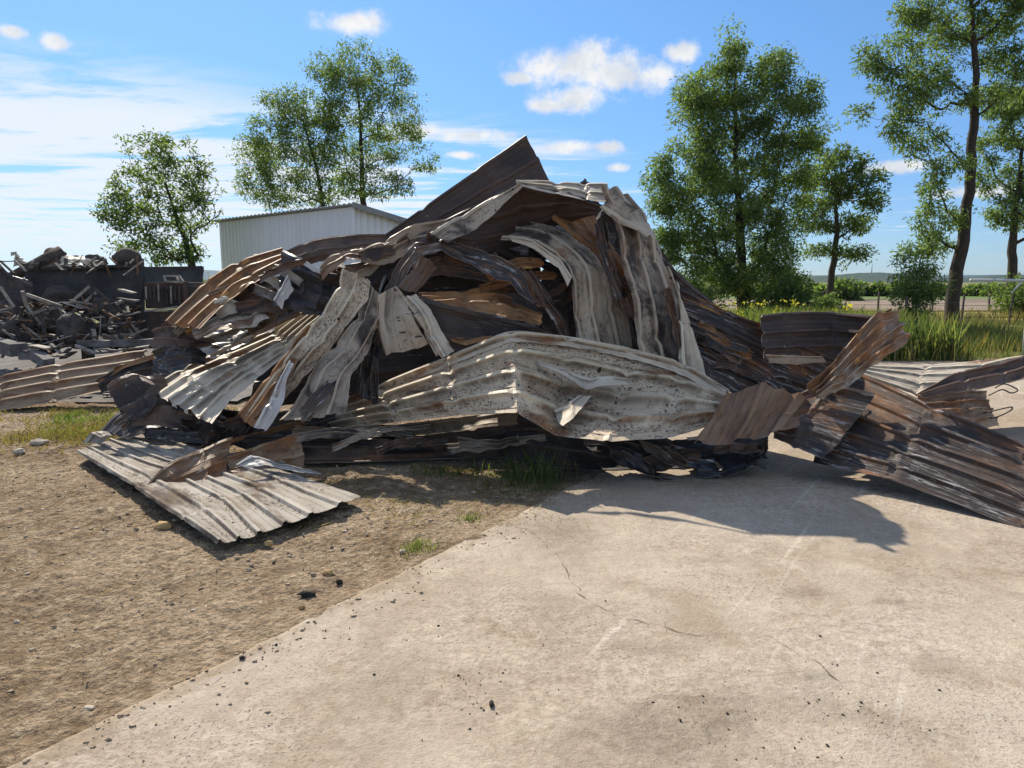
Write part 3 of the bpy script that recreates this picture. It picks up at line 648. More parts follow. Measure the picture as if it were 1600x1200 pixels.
# --- rusty flap and curl at its right end
S('even brown rusted flap curling off the right end of the cream sheet',
  [[(1129, 624, 6.1), (1156, 612, 6.15), (1184, 600, 6.2), (1212, 604, 6.22), (1237, 615, 6.25), (1282, 636, 6.3), (1334, 648, 6.4)], [(1110, 655, 5.72), (1138, 652, 5.75), (1165, 648, 5.8), (1190, 650, 5.86), (1215, 650, 6.0), (1262, 652, 6.15), (1332, 650, 6.38)], [(1084, 694, 5.4), (1115, 693, 5.4), (1142, 692, 5.42), (1170, 685, 5.5), (1195, 684, 5.6), (1243, 668, 5.9), (1328, 652, 6.34)]],
  3, 'rustflap', 'tan', h=.035, cr=.010, sm=.2, smv=.15, folds=1, tear=.04)
S('crinkled orange and white strip twisting upward beside the dark drum shape',
  [[(1262, 612, 6.2), (1272, 618, 6.15), (1282, 625, 6.1)], [(1300, 568, 6.35), (1312, 585, 6.25), (1325, 602, 6.15)], [(1340, 518, 6.55), (1355, 545, 6.4), (1372, 566, 6.3)], [(1378, 486, 6.75), (1392, 515, 6.6), (1400, 545, 6.5)], [(1402, 487, 6.85), (1406, 505, 6.75), (1398, 522, 6.65)]],
  4, 'twist', 'tan', h=.06, cr=.05, sm=.2, smv=.2, folds=10, fa=.09, tear=.05)
S('dark curved sheet standing like an open drum', [[(1187, 492, 7.0), (1190, 530, 6.9), (1195, 562, 6.8)], [(1225, 488, 7.35), (1228, 528, 7.25), (1232, 561, 7.1)], [(1300, 487, 7.5), (1302, 526, 7.4), (1300, 560, 7.3)], [(1365, 494, 7.1), (1368, 530, 7.0), (1362, 560, 6.9)]], 3, 'plum', 'brown', h=.045, cr=.006, sm=.7, folds=1)
S('thin bronze lip curling out below the dark drum shape', [[(1196, 558, 6.75), (1200, 570, 6.7)], [(1240, 562, 6.7), (1245, 574, 6.62)], [(1284, 557, 6.72), (1290, 567, 6.66)]], 1, 'tan', 'dark', h=.01)
S('dark ribbed sheet with an orange edge sloping down behind the right arch',
  [[(1058, 455, 7.6), (1070, 500, 7.3), (1085, 545, 7.0), (1100, 590, 6.7)], [(1125, 485, 7.5), (1140, 530, 7.2), (1150, 575, 6.9), (1155, 620, 6.6)], [(1192, 514, 7.4), (1200, 560, 7.1), (1210, 605, 6.8), (1220, 645, 6.5)], [(1300, 565, 7.2), (1300, 600, 6.95), (1305, 640, 6.7), (1310, 680, 6.4)]],
  4, 'blackrust', 'brown', h=.06, cr=.010, sm=.2)
S('bright orange rolled rim along the dark sloping sheet', [[(1064, 458, 7.55), (1068, 468, 7.5)], [(1130, 483, 7.46), (1133, 494, 7.42)], [(1192, 509, 7.36), (1196, 519, 7.33)]], 1, 'orange', 'brown', h=.03, cr=.01)
S('black sheet end with a straight cut edge and white scorch patches', [[(1200, 640, 6.35), (1206, 662, 6.15), (1210, 688, 5.95)], [(1290, 600, 6.4), (1262, 652, 6.05), (1240, 700, 5.75)], [(1365, 618, 6.2), (1330, 668, 5.85), (1287, 719, 5.55)]], 3, 'blackrust', 'dark', h=.045, cr=.008, sm=.2)
S('long black rusty sheet sloping off the heap onto the concrete',
  [[(1325, 578, 7.0), (1300, 625, 6.55), (1285, 675, 6.1), (1270, 722, 5.72)], [(1460, 640, 6.05), (1430, 680, 5.75), (1410, 715, 5.5), (1392, 748, 5.28)], [(1600, 700, 5.45), (1600, 742, 5.1), (1600, 785, 4.8), (1600, 828, 4.54)], [(1740, 755, 5.0), (1755, 800, 4.7), (1770, 850, 4.4), (1780, 905, 4.05)]],
  5, 'blackrust', 'brown', h=.05, cr=.008, sm=.2, tear=.01)
# --- right back: pale sheet, rolled edge, wavy sheet
S('pale cream sheet lying behind the long black sheet', [[(1335, 585, 7.6), (1345, 578, 8.0), (1360, 573, 8.4)], [(1430, 618, 7.35), (1440, 590, 7.9), (1450, 570, 8.5)], [(1520, 610, 7.5), (1530, 585, 8.1), (1530, 562, 8.7)], [(1610, 590, 7.7), (1620, 570, 8.3), (1620, 553, 8.9)], [(1720, 575, 7.9), (1730, 558, 8.5), (1730, 545, 9.0)]], 4, 'cream', 'brown', h=.03, cr=.014)
S('brown rolled sheet edge lying over the pale cream sheet', [[(1438, 617, 7.0), (1442, 622, 6.9)], [(1500, 585, 7.25), (1510, 610, 6.95)], [(1560, 570, 7.4), (1570, 598, 7.1)], [(1640, 545, 7.5), (1650, 575, 7.2)], [(1720, 525, 7.7), (1730, 555, 7.4)]], 2, 'brown', 'tan', h=.05, cr=.012, sm=.2)
S('wavy tan sheet end resting on the concrete behind the black sheet', [[(1430, 622, 7.2), (1470, 660, 6.6)], [(1500, 610, 7.4), (1520, 670, 6.9)], [(1538, 612, 7.6), (1556, 668, 7.2)]], 4, 'tan', 'brown', h=.03, cr=.02, sm=.2)
# --- right arch
S('tall grey streaked sheet falling from the crest down the right flank',
  [[(938, 296, 7.0), (965, 296, 7.2), (992, 322, 7.4)], [(958, 338, 6.95), (990, 340, 7.1), (1021, 372, 7.35)], [(975, 405, 6.85), (1010, 400, 7.05), (1040, 415, 7.3)], [(988, 455, 6.8), (1022, 455, 7.0), (1062, 460, 7.25)], [(994, 530, 6.75), (1035, 530, 6.9), (1085, 525, 7.15)], [(1006, 585, 6.7), (1050, 590, 6.8), (1108, 606, 6.9)]],
  3, 'grey', 'plum', h=.055, cr=.02, sm=.08, folds=6, fa=.06)
S('pale crumpled rim folded over at the top of the right arch', [[(935, 322, 6.9), (962, 306, 7.0)], [(968, 345, 6.85), (1000, 328, 7.0)], [(1000, 368, 6.82), (1018, 358, 6.95)], [(1012, 374, 6.8), (1024, 374, 6.9)]], 1, 'shade', 'plum', h=.02, cr=.02)
S('white edged narrow sheet leaning on the outside of the right arch', [[(1050, 440, 6.95), (1062, 455, 7.0)], [(1060, 500, 6.85), (1080, 510, 6.9)], [(1062, 560, 6.7), (1097, 565, 6.75)], [(1064, 592, 6.62), (1108, 607, 6.68)]], 1, 'cream', 'tan', h=.03, cr=.02)
S('shade darkened sooty cream sheet bent over in an arch inside the heap',
  [[(785, 376, 7.5), (815, 358, 7.7), (850, 345, 7.9)], [(828, 379, 7.3), (860, 363, 7.5), (890, 362, 7.7)], [(872, 404, 7.15), (905, 390, 7.3), (930, 398, 7.5)], [(892, 433, 7.05), (925, 420, 7.2), (960, 432, 7.35)], [(897, 495, 6.98), (932, 490, 7.1), (974, 480, 7.25)], [(905, 545, 6.9), (945, 548, 7.0), (992, 555, 7.1)]],
  3, 'shade', 'plum', h=.05, cr=.016, sm=.08, folds=4)
S('pale rolled lip along the edge of the inner arch sheet', [[(795, 370, 7.42), (800, 377, 7.38)], [(830, 375, 7.26), (832, 387, 7.22)], [(874, 402, 7.1), (872, 418, 7.06)], [(893, 430, 7.0), (888, 448, 6.97)]], 1, 'cream', 'dark', h=.015, cr=.008)
S('dark underside of the roof sheet folded over the crest',
  [[(700, 345, 7.9), (680, 362, 7.6), (655, 378, 7.3)], [(762, 312, 7.75), (750, 355, 7.7), (735, 398, 7.6)], [(815, 287, 7.4), (815, 335, 7.75), (810, 385, 7.9)], [(880, 298, 7.25), (872, 325, 7.55), (862, 355, 7.8)], [(945, 320, 7.05), (940, 326, 7.2), (930, 336, 7.4)]],
  3, 'plum', 'tan', h=.03, cr=.012, sm=.15, folds=2)
S('pale flattened top band of the folded crest sheet', [[(808, 284, 7.5), (812, 291, 7.36)], [(870, 286, 7.5), (872, 303, 7.2)], [(915, 290, 7.45), (918, 314, 7.12)], [(950, 291, 7.35), (962, 318, 7.0)]], 2, 'cream', 'plum', h=.03, cr=.015, sm=.2)
S('grey sloping edge strip running from the crest down to the left', [[(813, 287, 7.38), (817, 292, 7.34)], [(770, 310, 7.5), (778, 330, 7.4)], [(722, 335, 7.45), (735, 362, 7.3)], [(670, 366, 7.35), (700, 378, 7.2)]], 1, 'shade', 'plum', h=.025, cr=.012)
S('tall plum brown sheet pointing at the sky behind the crest',
  [[(592, 376, 8.3), (612, 384, 8.2), (640, 392, 8.1)], [(660, 327, 8.45), (690, 348, 8.35), (715, 372, 8.25)], [(745, 266, 8.6), (775, 300, 8.5), (800, 335, 8.4)], [(821, 211, 8.75), (848, 262, 8.65), (880, 325, 8.5)]],
  3, 'plum', 'tan', h=.04, cr=.010, sm=.08, folds=2, tear=.006)
S('narrow black scrap poking up from the top of the crest', [[(905, 292, 7.5), (918, 293, 7.5)], [(906, 284, 7.5), (916, 283, 7.52)], [(912, 280, 7.5), (922, 287, 7.55)]], 1, 'dark', 'dark', h=.01, cr=.01)
S('rusty ribbed sheet underside showing through below the crest', [[(864, 342, 7.6), (890, 334, 7.7), (925, 330, 7.8)], [(888, 365, 7.5), (915, 360, 7.6), (945, 362, 7.7)], [(912, 392, 7.4), (945, 398, 7.5), (972, 410, 7.55)], [(960, 430, 7.3), (975, 432, 7.4), (985, 440, 7.45)]], 2, 'orange', 'brown', h=.05, cr=.014)
S('dark wedge of sheet behind the right flank', [[(1020, 385, 7.6), (1000, 420, 7.9)], [(1065, 430, 7.7), (1050, 500, 7.7)], [(1112, 472, 7.8), (1110, 540, 7.5)]], 2, 'dark', 'dark', h=.03)
# --- upper left strips
S('tan draped strip running along the top towards the crest',
  [[(500, 418, 7.5), (506, 440, 7.35)], [(528, 394, 7.65), (545, 405, 7.4)], [(565, 384, 7.7), (580, 412, 7.4)], [(600, 377, 7.75), (612, 405, 7.45)], [(655, 353, 7.85), (662, 378, 7.55)], [(700, 345, 7.9), (708, 368, 7.6)]], 2, 'tan', 'dark', h=.035, cr=.028, sm=.2, folds=6, fa=.05)
S('dark brown sheet along the skyline in front of the white shed', [[(440, 398, 8.0), (452, 420, 7.8)], [(480, 380, 8.1), (495, 410, 7.85)], [(530, 371, 8.15), (540, 402, 7.9)], [(602, 369, 8.2), (610, 390, 8.0)]], 2, 'brown', 'tan', h=.03, cr=.016)
S('thin black sheet edge curving along the skyline left of the shed', [[(300, 460, 8.3), (305, 470, 8.2)], [(345, 425, 8.4), (352, 440, 8.3)], [(395, 400, 8.5), (400, 415, 8.4)], [(450, 394, 8.5), (455, 410, 8.4)]], 1, 'brown', 'dark', h=.02, cr=.01)
S('long orange brown ribbed sheet sloping down the left flank',
  [[(262, 508, 7.5), (285, 512, 7.3), (312, 512, 7.1)], [(322, 447, 8.0), (338, 462, 7.75), (352, 472, 7.5)], [(372, 414, 8.3), (385, 428, 8.05), (398, 440, 7.8)], [(442, 394, 8.5), (447, 402, 8.3), (452, 410, 8.1)]], 3, 'orange', 'brown', h=.05, cr=.016, sm=.2, folds=4)
S('crumpled black sheet with a white highlight strip at the top left', [[(446, 393, 7.75), (440, 440, 7.6), (425, 482, 7.45)], [(472, 405, 7.6), (470, 445, 7.5), (455, 485, 7.35)], [(500, 422, 7.5), (500, 455, 7.4), (490, 490, 7.3)], [(530, 430, 7.6), (530, 465, 7.5), (520, 495, 7.4)]], 2, 'black', 'dark', h=.03, cr=.045, sm=.1, folds=8, fa=.08)
S('white strip for the highlight on top of the crumpled black sheet', [[(445, 392, 7.72), (448, 398, 7.66)], [(470, 402, 7.56), (472, 412, 7.5)], [(488, 413, 7.5), (490, 424, 7.45)], [(503, 422, 7.46), (503, 428, 7.43)]], 1, 'white', 'dark', h=.008, cr=.008)  # highlight of the glossy black sheet, put in as white metal
S('glossy pale shard on the left of the crumpled black sheet', [[(452, 430, 7.4), (460, 452, 7.3)], [(440, 448, 7.35), (450, 470, 7.25)], [(428, 468, 7.3), (440, 485, 7.2)]], 1, 'white', 'black', h=.012, cr=.02)
S('dark brown sheet facing left below the orange ribbed sheet', [[(365, 460, 7.9), (360, 490, 7.6)], [(405, 440, 8.0), (410, 490, 7.6)], [(450, 430, 8.0), (450, 490, 7.6)]], 3, 'brown', 'dark', h=.05, cr=.03, folds=5)
for lab, q in (('short grey crushed sheet end below the orange ribbed sheet', (415, 425, 440, 440)), ('short pale crushed sheet end beside the glossy shard', (432, 413, 452, 424)), ('small grey rolled sheet end next to the pale bundle', (400, 442, 428, 458))):
    S(lab, [[(q[0], q[1] + 4, 7.7), (q[0] - 4, q[1] + 14, 7.6)], [(q[2], q[3], 7.6), (q[2] - 6, q[3] + 12, 7.5)], [(q[2] + 22, q[3] + 14, 7.6), (q[2] + 16, q[3] + 24, 7.5)]], 1, 'grey', 'dark', h=.03, cr=.02)
S('pale tan folded sheet lying below the orange ribbed sheet', [[(300, 520, 7.3), (310, 533, 7.1)], [(345, 500, 7.6), (360, 515, 7.2)], [(385, 484, 7.8), (400, 505, 7.4)], [(412, 480, 7.9), (420, 498, 7.5)]], 2, 'cream', 'tan', h=.03, cr=.03, folds=5, fa=.05)
S('cream crushed lump of sheet wedged under the orange ribbed sheet', [[(335, 478, 7.6), (340, 500, 7.5)], [(352, 470, 7.65), (358, 492, 7.5)], [(372, 472, 7.7), (372, 488, 7.6)]], 1, 'cream', 'tan', h=.02, cr=.05)
# --- lit fan on the left
S('pale zinc strip kinked in the middle above the fanned sheet', [[(298, 536, 7.55), (312, 548, 7.38), (332, 561, 7.2)], [(345, 522, 7.75), (362, 532, 7.6), (378, 540, 7.45)], [(372, 513, 7.85), (388, 520, 7.7), (400, 526, 7.55)], [(432, 478, 8.1), (445, 486, 7.95), (455, 495, 7.8)]], 2, 'white', 'brown', h=.045, cr=.01, sm=.05)
S('cream ribbed sheet spread out like a fan on the left flank',
  [[(230, 611, 7.2), (262, 629, 6.85), (296, 645, 6.5), (330, 664, 6.15)], [(285, 578, 7.5), (308, 596, 7.18), (338, 612, 6.86), (362, 622, 6.55)], [(345, 553, 7.8), (365, 565, 7.5), (388, 577, 7.2), (408, 585, 6.9)], [(425, 520, 8.1), (438, 530, 7.83), (450, 540, 7.56), (458, 548, 7.3)], [(495, 470, 8.2), (503, 480, 8.05), (510, 488, 7.92), (515, 495, 7.8)]],
  6, 'cream', 'brown', h=.05, cr=.012, sm=.2, folds=4, fa=.03, tear=.04)
S('brown ridge of sheet along the upper edge of the fanned sheet', [[(330, 560, 7.05), (345, 552, 7.3)], [(400, 530, 7.4), (408, 518, 7.6)], [(470, 492, 7.6), (475, 475, 7.8)], [(520, 465, 7.7), (520, 450, 7.9)]], 1, 'tan', 'dark', h=.04, cr=.015)
S('speckled cream sheet standing up and twisting out of the left flank',
  [[(536, 421, 7.2), (556, 427, 7.1), (579, 440, 7.05)], [(530, 448, 7.1), (550, 455, 7.0), (575, 465, 6.95)], [(505, 495, 6.95), (522, 505, 6.85), (540, 512, 6.8)], [(478, 528, 6.8), (500, 538, 6.7), (520, 540, 6.65)], [(440, 575, 6.6), (455, 590, 6.5), (470, 595, 6.45)], [(388, 648, 6.4), (402, 655, 6.3), (420, 652, 6.25)]],
  2, 'fleck', 'brown', h=.045, cr=.016, sm=.2, folds=3)
S('orange stained torn sheet beside the fanned sheet', [[(486, 512, 6.95), (494, 522, 6.85)], [(455, 548, 6.75), (470, 562, 6.6)], [(425, 590, 6.6), (448, 605, 6.4)], [(372, 650, 6.4), (400, 668, 6.2)]], 2, 'orange', 'brown', h=.04, cr=.02)
S('tattered grey sheet with a ragged lower edge above the flaking cream sheet',
  [[(576, 448, 7.15), (590, 455, 7.1), (602, 470, 7.15)], [(560, 500, 6.95), (575, 505, 6.9), (588, 515, 6.95)], [(528, 545, 6.75), (550, 550, 6.68), (572, 555, 6.75)], [(482, 606, 6.5), (515, 596, 6.42), (549, 588, 6.5)], [(438, 660, 6.3), (490, 650, 6.2), (543, 641, 6.25)]],
  3, 'grey', 'brown', h=.04, cr=.022, sm=.08, folds=6, fa=.05, tear=.06)
S('pale narrow folded strip between the orange and grey torn sheets', [[(452, 565, 6.5), (460, 570, 6.45)], [(438, 590, 6.4), (447, 600, 6.35)], [(420, 632, 6.28), (440, 640, 6.2)], [(398, 668, 6.15), (415, 672, 6.1)]], 1, 'white', 'brown', h=.02, cr=.015)
S('plum black crumpled sheet hanging between the torn sheets', [[(600, 430, 7.3), (620, 440, 7.35)], [(585, 480, 7.15), (605, 490, 7.2)], [(570, 545, 7.0), (592, 560, 7.0)], [(555, 610, 6.9), (590, 640, 6.85)]], 2, 'black', 'dark', h=.04, cr=.05, folds=8, fa=.06)
# --- heart of the heap
S('cream box fold of sheet in the heart of the heap, its near ribbed face', [[(592, 464, 6.95), (618, 448, 7.05), (638, 468, 6.85)], [(588, 495, 6.92), (615, 492, 6.9), (648, 492, 6.8)], [(592, 525, 6.9), (625, 525, 6.86), (662, 522, 6.76)], [(602, 556, 6.88), (630, 550, 6.84), (670, 538, 6.74)]], 1, 'shade', 'dark', h=.02, cr=.022, sm=.08, folds=5)
S('cream folded strip slanting down from the box fold to the flaking sheet', [[(617, 448, 7.0), (634, 466, 6.84), (650, 460, 6.9)], [(640, 470, 6.85), (655, 492, 6.76), (672, 485, 6.84)], [(662, 512, 6.75), (672, 528, 6.7), (690, 520, 6.78)], [(684, 555, 6.68), (692, 560, 6.62), (708, 548, 6.7)]], 2, 'cream', 'plum', h=.035, cr=.012, sm=.08)
S('black arched strip with white scuffed edges spanning the hollow',
  [[(575, 530, 7.0), (590, 540, 7.0)], [(608, 437, 7.2), (628, 440, 7.1)], [(641, 378, 7.35), (654, 398, 7.2)], [(682, 369, 7.4), (692, 384, 7.25)], [(715, 372, 7.4), (722, 400, 7.2)], [(765, 393, 7.3), (755, 420, 7.1)], [(812, 418, 7.2), (795, 440, 7.0)], [(846, 480, 7.0), (828, 472, 6.9)]], 2, 'darkrust', 'black', h=.04, cr=.03, sm=.08, folds=7, fa=.05)
S('brown ribbed sheet under the black arched strip', [[(640, 402, 7.7), (632, 440, 7.5)], [(690, 388, 7.75), (690, 430, 7.55)], [(745, 402, 7.7), (740, 436, 7.5)], [(800, 438, 7.5), (790, 446, 7.4)]], 3, 'brown', 'dark', h=.04, cr=.02)
S('short brown channel shaped flap under the black arched strip', [[(657, 398, 7.2), (672, 405, 7.15), (684, 418, 7.2)], [(640, 425, 7.15), (655, 432, 7.1), (665, 440, 7.15)], [(622, 450, 7.1), (636, 456, 7.05), (648, 458, 7.1)]], 1, 'brown', 'dark', h=.05, cr=.008)
S('rust brown folded sheet lying inside the hollow', [[(655, 462, 7.25), (660, 470, 7.0)], [(722, 462, 7.35), (726, 482, 7.0)], [(784, 447, 7.5), (768, 492, 6.95)], [(805, 452, 7.5), (800, 500, 6.92)], [(850, 474, 7.4), (845, 508, 6.9)]], 3, 'orange', 'dark', h=.05, cr=.02, sm=.1, folds=4)
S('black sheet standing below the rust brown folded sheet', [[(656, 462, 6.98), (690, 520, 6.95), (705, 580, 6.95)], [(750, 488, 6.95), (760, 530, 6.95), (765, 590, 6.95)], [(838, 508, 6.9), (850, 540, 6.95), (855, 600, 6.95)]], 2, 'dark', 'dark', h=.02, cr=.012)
S('thin orange strips poking out above the flaking cream sheet', [[(703, 528, 6.9), (706, 534, 6.88)], [(730, 530, 6.88), (730, 538, 6.85)], [(770, 525, 6.87), (772, 532, 6.85)]], 1, 'orange', 'tan', h=.006)
S('dark brown strip leaning from the arched strip to the right', [[(812, 420, 7.25), (838, 430, 7.3)], [(835, 455, 7.15), (862, 462, 7.2)], [(862, 500, 7.05), (885, 505, 7.1)], [(880, 545, 6.95), (905, 560, 7.0)]], 2, 'brown', 'dark', h=.035, cr=.012)
S('added black sheet darkening the back of the hollow, left half', [[(470, 425, 8.5), (430, 520, 8.2), (380, 640, 7.9)], [(620, 400, 8.4), (600, 500, 8.2), (580, 620, 7.9)], [(740, 385, 8.5), (740, 500, 8.2), (740, 600, 8.0)], [(845, 390, 8.4), (847, 500, 8.2), (847, 600, 8.0)]], 5, 'dark', 'dark', h=.04, cr=.03, folds=6)  # added backing; the shade of the interior is put into its colour
S('added black sheet darkening the back of the hollow, right half', [[(846, 424, 8.3), (840, 500, 8.1), (830, 620, 7.9)], [(880, 395, 8.4), (890, 510, 8.2), (900, 620, 7.9)], [(950, 318, 8.0), (960, 450, 8.0), (960, 620, 7.8)], [(1008, 345, 7.9), (1010, 500, 8.0), (1020, 620, 7.6)], [(1060, 450, 8.1), (1070, 530, 7.9), (1080, 630, 7.5)]], 4, 'dark', 'dark', h=.04, cr=.03, folds=6)  # added backing, black like the shaded interior, blocks sky showing through
S('added black filler sheet over the hollow below the crest', [[(640, 395, 8.0), (640, 360, 8.4)], [(760, 400, 7.95), (760, 330, 8.5)], [(850, 406, 8.0), (850, 320, 8.4)], [(960, 400, 7.8), (965, 325, 8.2)]], 2, 'dark', 'dark', h=.03)  # added filler, covers bright sky gaps with the dark of the hollow
# --- low left tangle
S('orange edged black flap on the low left edge of the heap', [[(152, 594, 7.35), (160, 615, 7.3)], [(190, 572, 7.5), (195, 600, 7.35)], [(240, 556, 7.7), (240, 590, 7.5)]], 2, 'dark', 'orange', h=.03, cr=.025)
S('thin orange rim above the black flap on the low left edge', [[(152, 592, 7.33), (155, 597, 7.3)], [(188, 571, 7.46), (190, 577, 7.43)], [(240, 553, 7.66), (242, 561, 7.62)]], 1, 'orange', 'brown', h=.008)
S('brown crumpled sheet under the fanned sheet', [[(172, 610, 7.15), (190, 645, 6.95), (200, 668, 6.9)], [(210, 592, 7.25), (235, 630, 7.0), (245, 665, 6.9)], [(255, 590, 7.3), (280, 640, 7.0), (290, 675, 6.85)]], 2, 'brown', 'dark', h=.03, cr=.05, folds=8, fa=.07)
S('black hollow crumple of sheet poking out on the left', [[(242, 548, 7.35), (245, 575, 7.2)], [(256, 538, 7.3), (262, 578, 7.15)], [(285, 545, 7.35), (285, 572, 7.2)], [(320, 545, 7.5), (325, 565, 7.3)]], 2, 'black', 'brown', h=.03, cr=.05, folds=6, fa=.07)
S('dark box fold of sheet at the foot of the orange ribbed sheet', [[(238, 514, 7.55), (240, 540, 7.4)], [(262, 505, 7.5), (270, 545, 7.35)], [(300, 520, 7.45), (305, 545, 7.35)], [(340, 530, 7.5), (345, 550, 7.4)]], 2, 'brown', 'black', h=.02, cr=.03, folds=5)
S('grey scorched sheet corner touching the dry grass', [[(156, 672, 7.35), (200, 688, 7.0)], [(185, 642, 7.5), (235, 672, 7.0)], [(250, 650, 7.4), (290, 680, 6.95)], [(330, 665, 7.2), (370, 690, 6.8)]], 2, 'dark', 'grey', h=.02, cr=.02)
S('black crushed sheets filling the gap under the fanned sheet', [[(240, 640, 7.3), (260, 690, 6.95)], [(330, 640, 7.2), (340, 700, 6.75)], [(420, 650, 7.0), (440, 700, 6.7)], [(520, 640, 7.1), (540, 690, 6.8)]], 3, 'dark', 'dark', h=.04, cr=.05, folds=8, fa=.06)
S('long brown and white ribbed sheet lying on the ash to the left', [[(-120, 612, 9.4), (-130, 662, 8.6)], [(0, 590, 9.6), (-5, 642, 8.9)], [(95, 570, 9.9), (80, 628, 9.1)], [(228, 549, 10.1), (160, 612, 9.2)]], 4, 'tan', 'brown', h=.05, cr=.014, sm=.2)
S('orange crumpled stub between the ash beam and the heap', [[(226, 558, 8.8), (232, 570, 8.7)], [(232, 545, 8.8), (240, 556, 8.7)], [(240, 535, 8.8), (244, 550, 8.75)]], 1, 'orange', 'brown', h=.02, cr=.05)
# --- charred tangle under the right front
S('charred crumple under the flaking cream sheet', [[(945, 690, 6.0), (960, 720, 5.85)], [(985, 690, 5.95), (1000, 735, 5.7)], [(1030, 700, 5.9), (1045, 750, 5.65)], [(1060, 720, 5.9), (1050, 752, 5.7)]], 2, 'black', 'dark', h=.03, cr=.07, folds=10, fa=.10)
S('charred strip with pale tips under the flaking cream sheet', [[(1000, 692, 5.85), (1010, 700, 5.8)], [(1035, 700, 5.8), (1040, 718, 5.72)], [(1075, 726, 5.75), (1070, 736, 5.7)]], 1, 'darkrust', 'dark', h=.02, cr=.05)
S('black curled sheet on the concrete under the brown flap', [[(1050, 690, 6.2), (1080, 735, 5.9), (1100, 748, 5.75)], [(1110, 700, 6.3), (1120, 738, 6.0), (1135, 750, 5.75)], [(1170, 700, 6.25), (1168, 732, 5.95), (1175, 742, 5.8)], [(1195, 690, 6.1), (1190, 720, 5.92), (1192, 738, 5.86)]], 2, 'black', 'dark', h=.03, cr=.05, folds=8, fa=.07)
S('added black sheet for the shade under the front of the heap', [[(760, 650, 6.9), (790, 722, 6.4)], [(840, 655, 6.75), (850, 735, 6.15)], [(930, 680, 6.5), (935, 740, 6.0)], [(1050, 690, 6.6), (1060, 735, 6.1)], [(1200, 670, 6.6), (1200, 715, 6.2)]], 2, 'dark', 'dark', h=.03, cr=.04)  # added to hide sunlit ground; its black stands for the shaded void
S('tiny white shard of metal below the brown flap', [[(1074, 683, 5.78), (1075, 688, 5.77)], [(1098, 680, 5.78), (1098, 685, 5.77)]], 1, 'white', 'white', h=.004, cr=.002)
# smaller torn strips packed between the big sheets
rsh = random.Random(77)
TONE = {'tan': 'tan', 'cream': 'cream', 'brown': 'scorched brown', 'orange': 'orange rusted', 'grey': 'grey streaked', 'shade': 'shade darkened sooty cream', 'darkrust': 'black rusty', 'dark': 'soot black', 'black': 'charred black'}
def shards(label, n, box, ang, ln, wd, Y0, lean, mats, ribs=(1, 2), cr=.02, bend=14):
    for _ in range(n):
        cx = rsh.uniform(box[0], box[2]); cy = rsh.uniform(box[1], box[3]); a = rad(rsh.uniform(*ang)); L_ = rsh.uniform(*ln) / 2; W_ = rsh.uniform(*wd) / 2
        dx_, dy_ = math.cos(a), -math.sin(a); nx_, ny_ = math.sin(a), math.cos(a); b = rsh.uniform(-bend, bend); rows = []
        yb = Y0 + rsh.uniform(-.12, .12); kink = rsh.uniform(.25, .75)
        for t in (-1, -.33, .33, 1):
            k = b * (1 - abs(t - (kink * 2 - 1))); row = []
            for q in (-1, 1):
                w_ = W_ * (1 - .35 * max(0, t) * rsh.random())
                x = cx + dx_ * t * L_ + nx_ * (q * w_ + k); y = cy + dy_ * t * L_ + ny_ * (q * w_ + k)
                row.append((x, y, yb + ((box[1] + box[3]) / 2 - y) * lean + rsh.uniform(-.03, .03)))
            rows.append(row)
        mt = rsh.choice(mats)
        S(TONE[mt] + ' ' + label, rows, rsh.choice(ribs), mt, 'dark', h=.03, cr=cr, sm=.15, folds=4, fa=.04, tear=.06, name='torn_strip', cat='metal strip', group='torn strips packed into the heap')
shards('torn strip lying above the fanned sheet on the left flank', 7, (310, 455, 440, 520), (22, 40), (70, 130), (10, 22), 7.75, .006, ['tan', 'cream', 'brown', 'orange', 'grey'])
shards('narrow torn strip sweeping down beside the fanned sheet', 7, (455, 525, 560, 610), (44, 62), (90, 170), (9, 20), 6.72, .006, ['grey', 'shade', 'tan', 'darkrust', 'cream'])
shards('torn strip folded along the upper left ridge', 3, (450, 385, 640, 425), (8, 35), (60, 120), (9, 20), 7.55, .005, ['tan', 'brown', 'darkrust', 'shade'], cr=.03)
shards('torn strip in the hollow of the heap', 10, (640, 410, 840, 540), (-35, 30), (70, 150), (10, 26), 7.3, .003, ['brown', 'darkrust', 'dark', 'tan', 'orange'])
shards('torn strip crossing the upper part of the hollow', 5, (700, 385, 880, 430), (-40, 10), (60, 110), (8, 16), 7.75, .003, ['brown', 'darkrust', 'dark'])
shards('narrow strip hanging down the right flank', 4, (1005, 455, 1055, 540), (-82, -68), (80, 130), (9, 18), 6.78, .001, ['grey', 'shade', 'darkrust', 'brown'])
shards('narrow strip hanging beside the inner arch sheet', 4, (945, 400, 985, 500), (-78, -60), (80, 140), (8, 16), 7.02, .001, ['brown', 'shade', 'darkrust'])
shards('sliver of metal lying along the foot of the heap', 8, (500, 672, 820, 712), (-8, 12), (80, 180), (7, 14), 6.36, .006, ['grey', 'brown', 'tan', 'shade', 'darkrust'])
shards('strip sloping across the dark right hand sheets', 6, (1110, 510, 1190, 630), (-36, -22), (70, 120), (7, 13), 6.8, .006, ['darkrust', 'dark', 'orange'])
shards('crushed strip under the fanned sheet', 9, (190, 600, 420, 690), (-20, 45), (50, 110), (12, 28), 6.9, .006, ['dark', 'brown', 'darkrust', 'black'], cr=.045)
shards('crumpled strip in the shade under the front of the heap', 4, (930, 690, 1180, 725), (-40, 20), (50, 110), (12, 24), 5.95, .006, ['brown', 'darkrust', 'tan'], cr=.05)
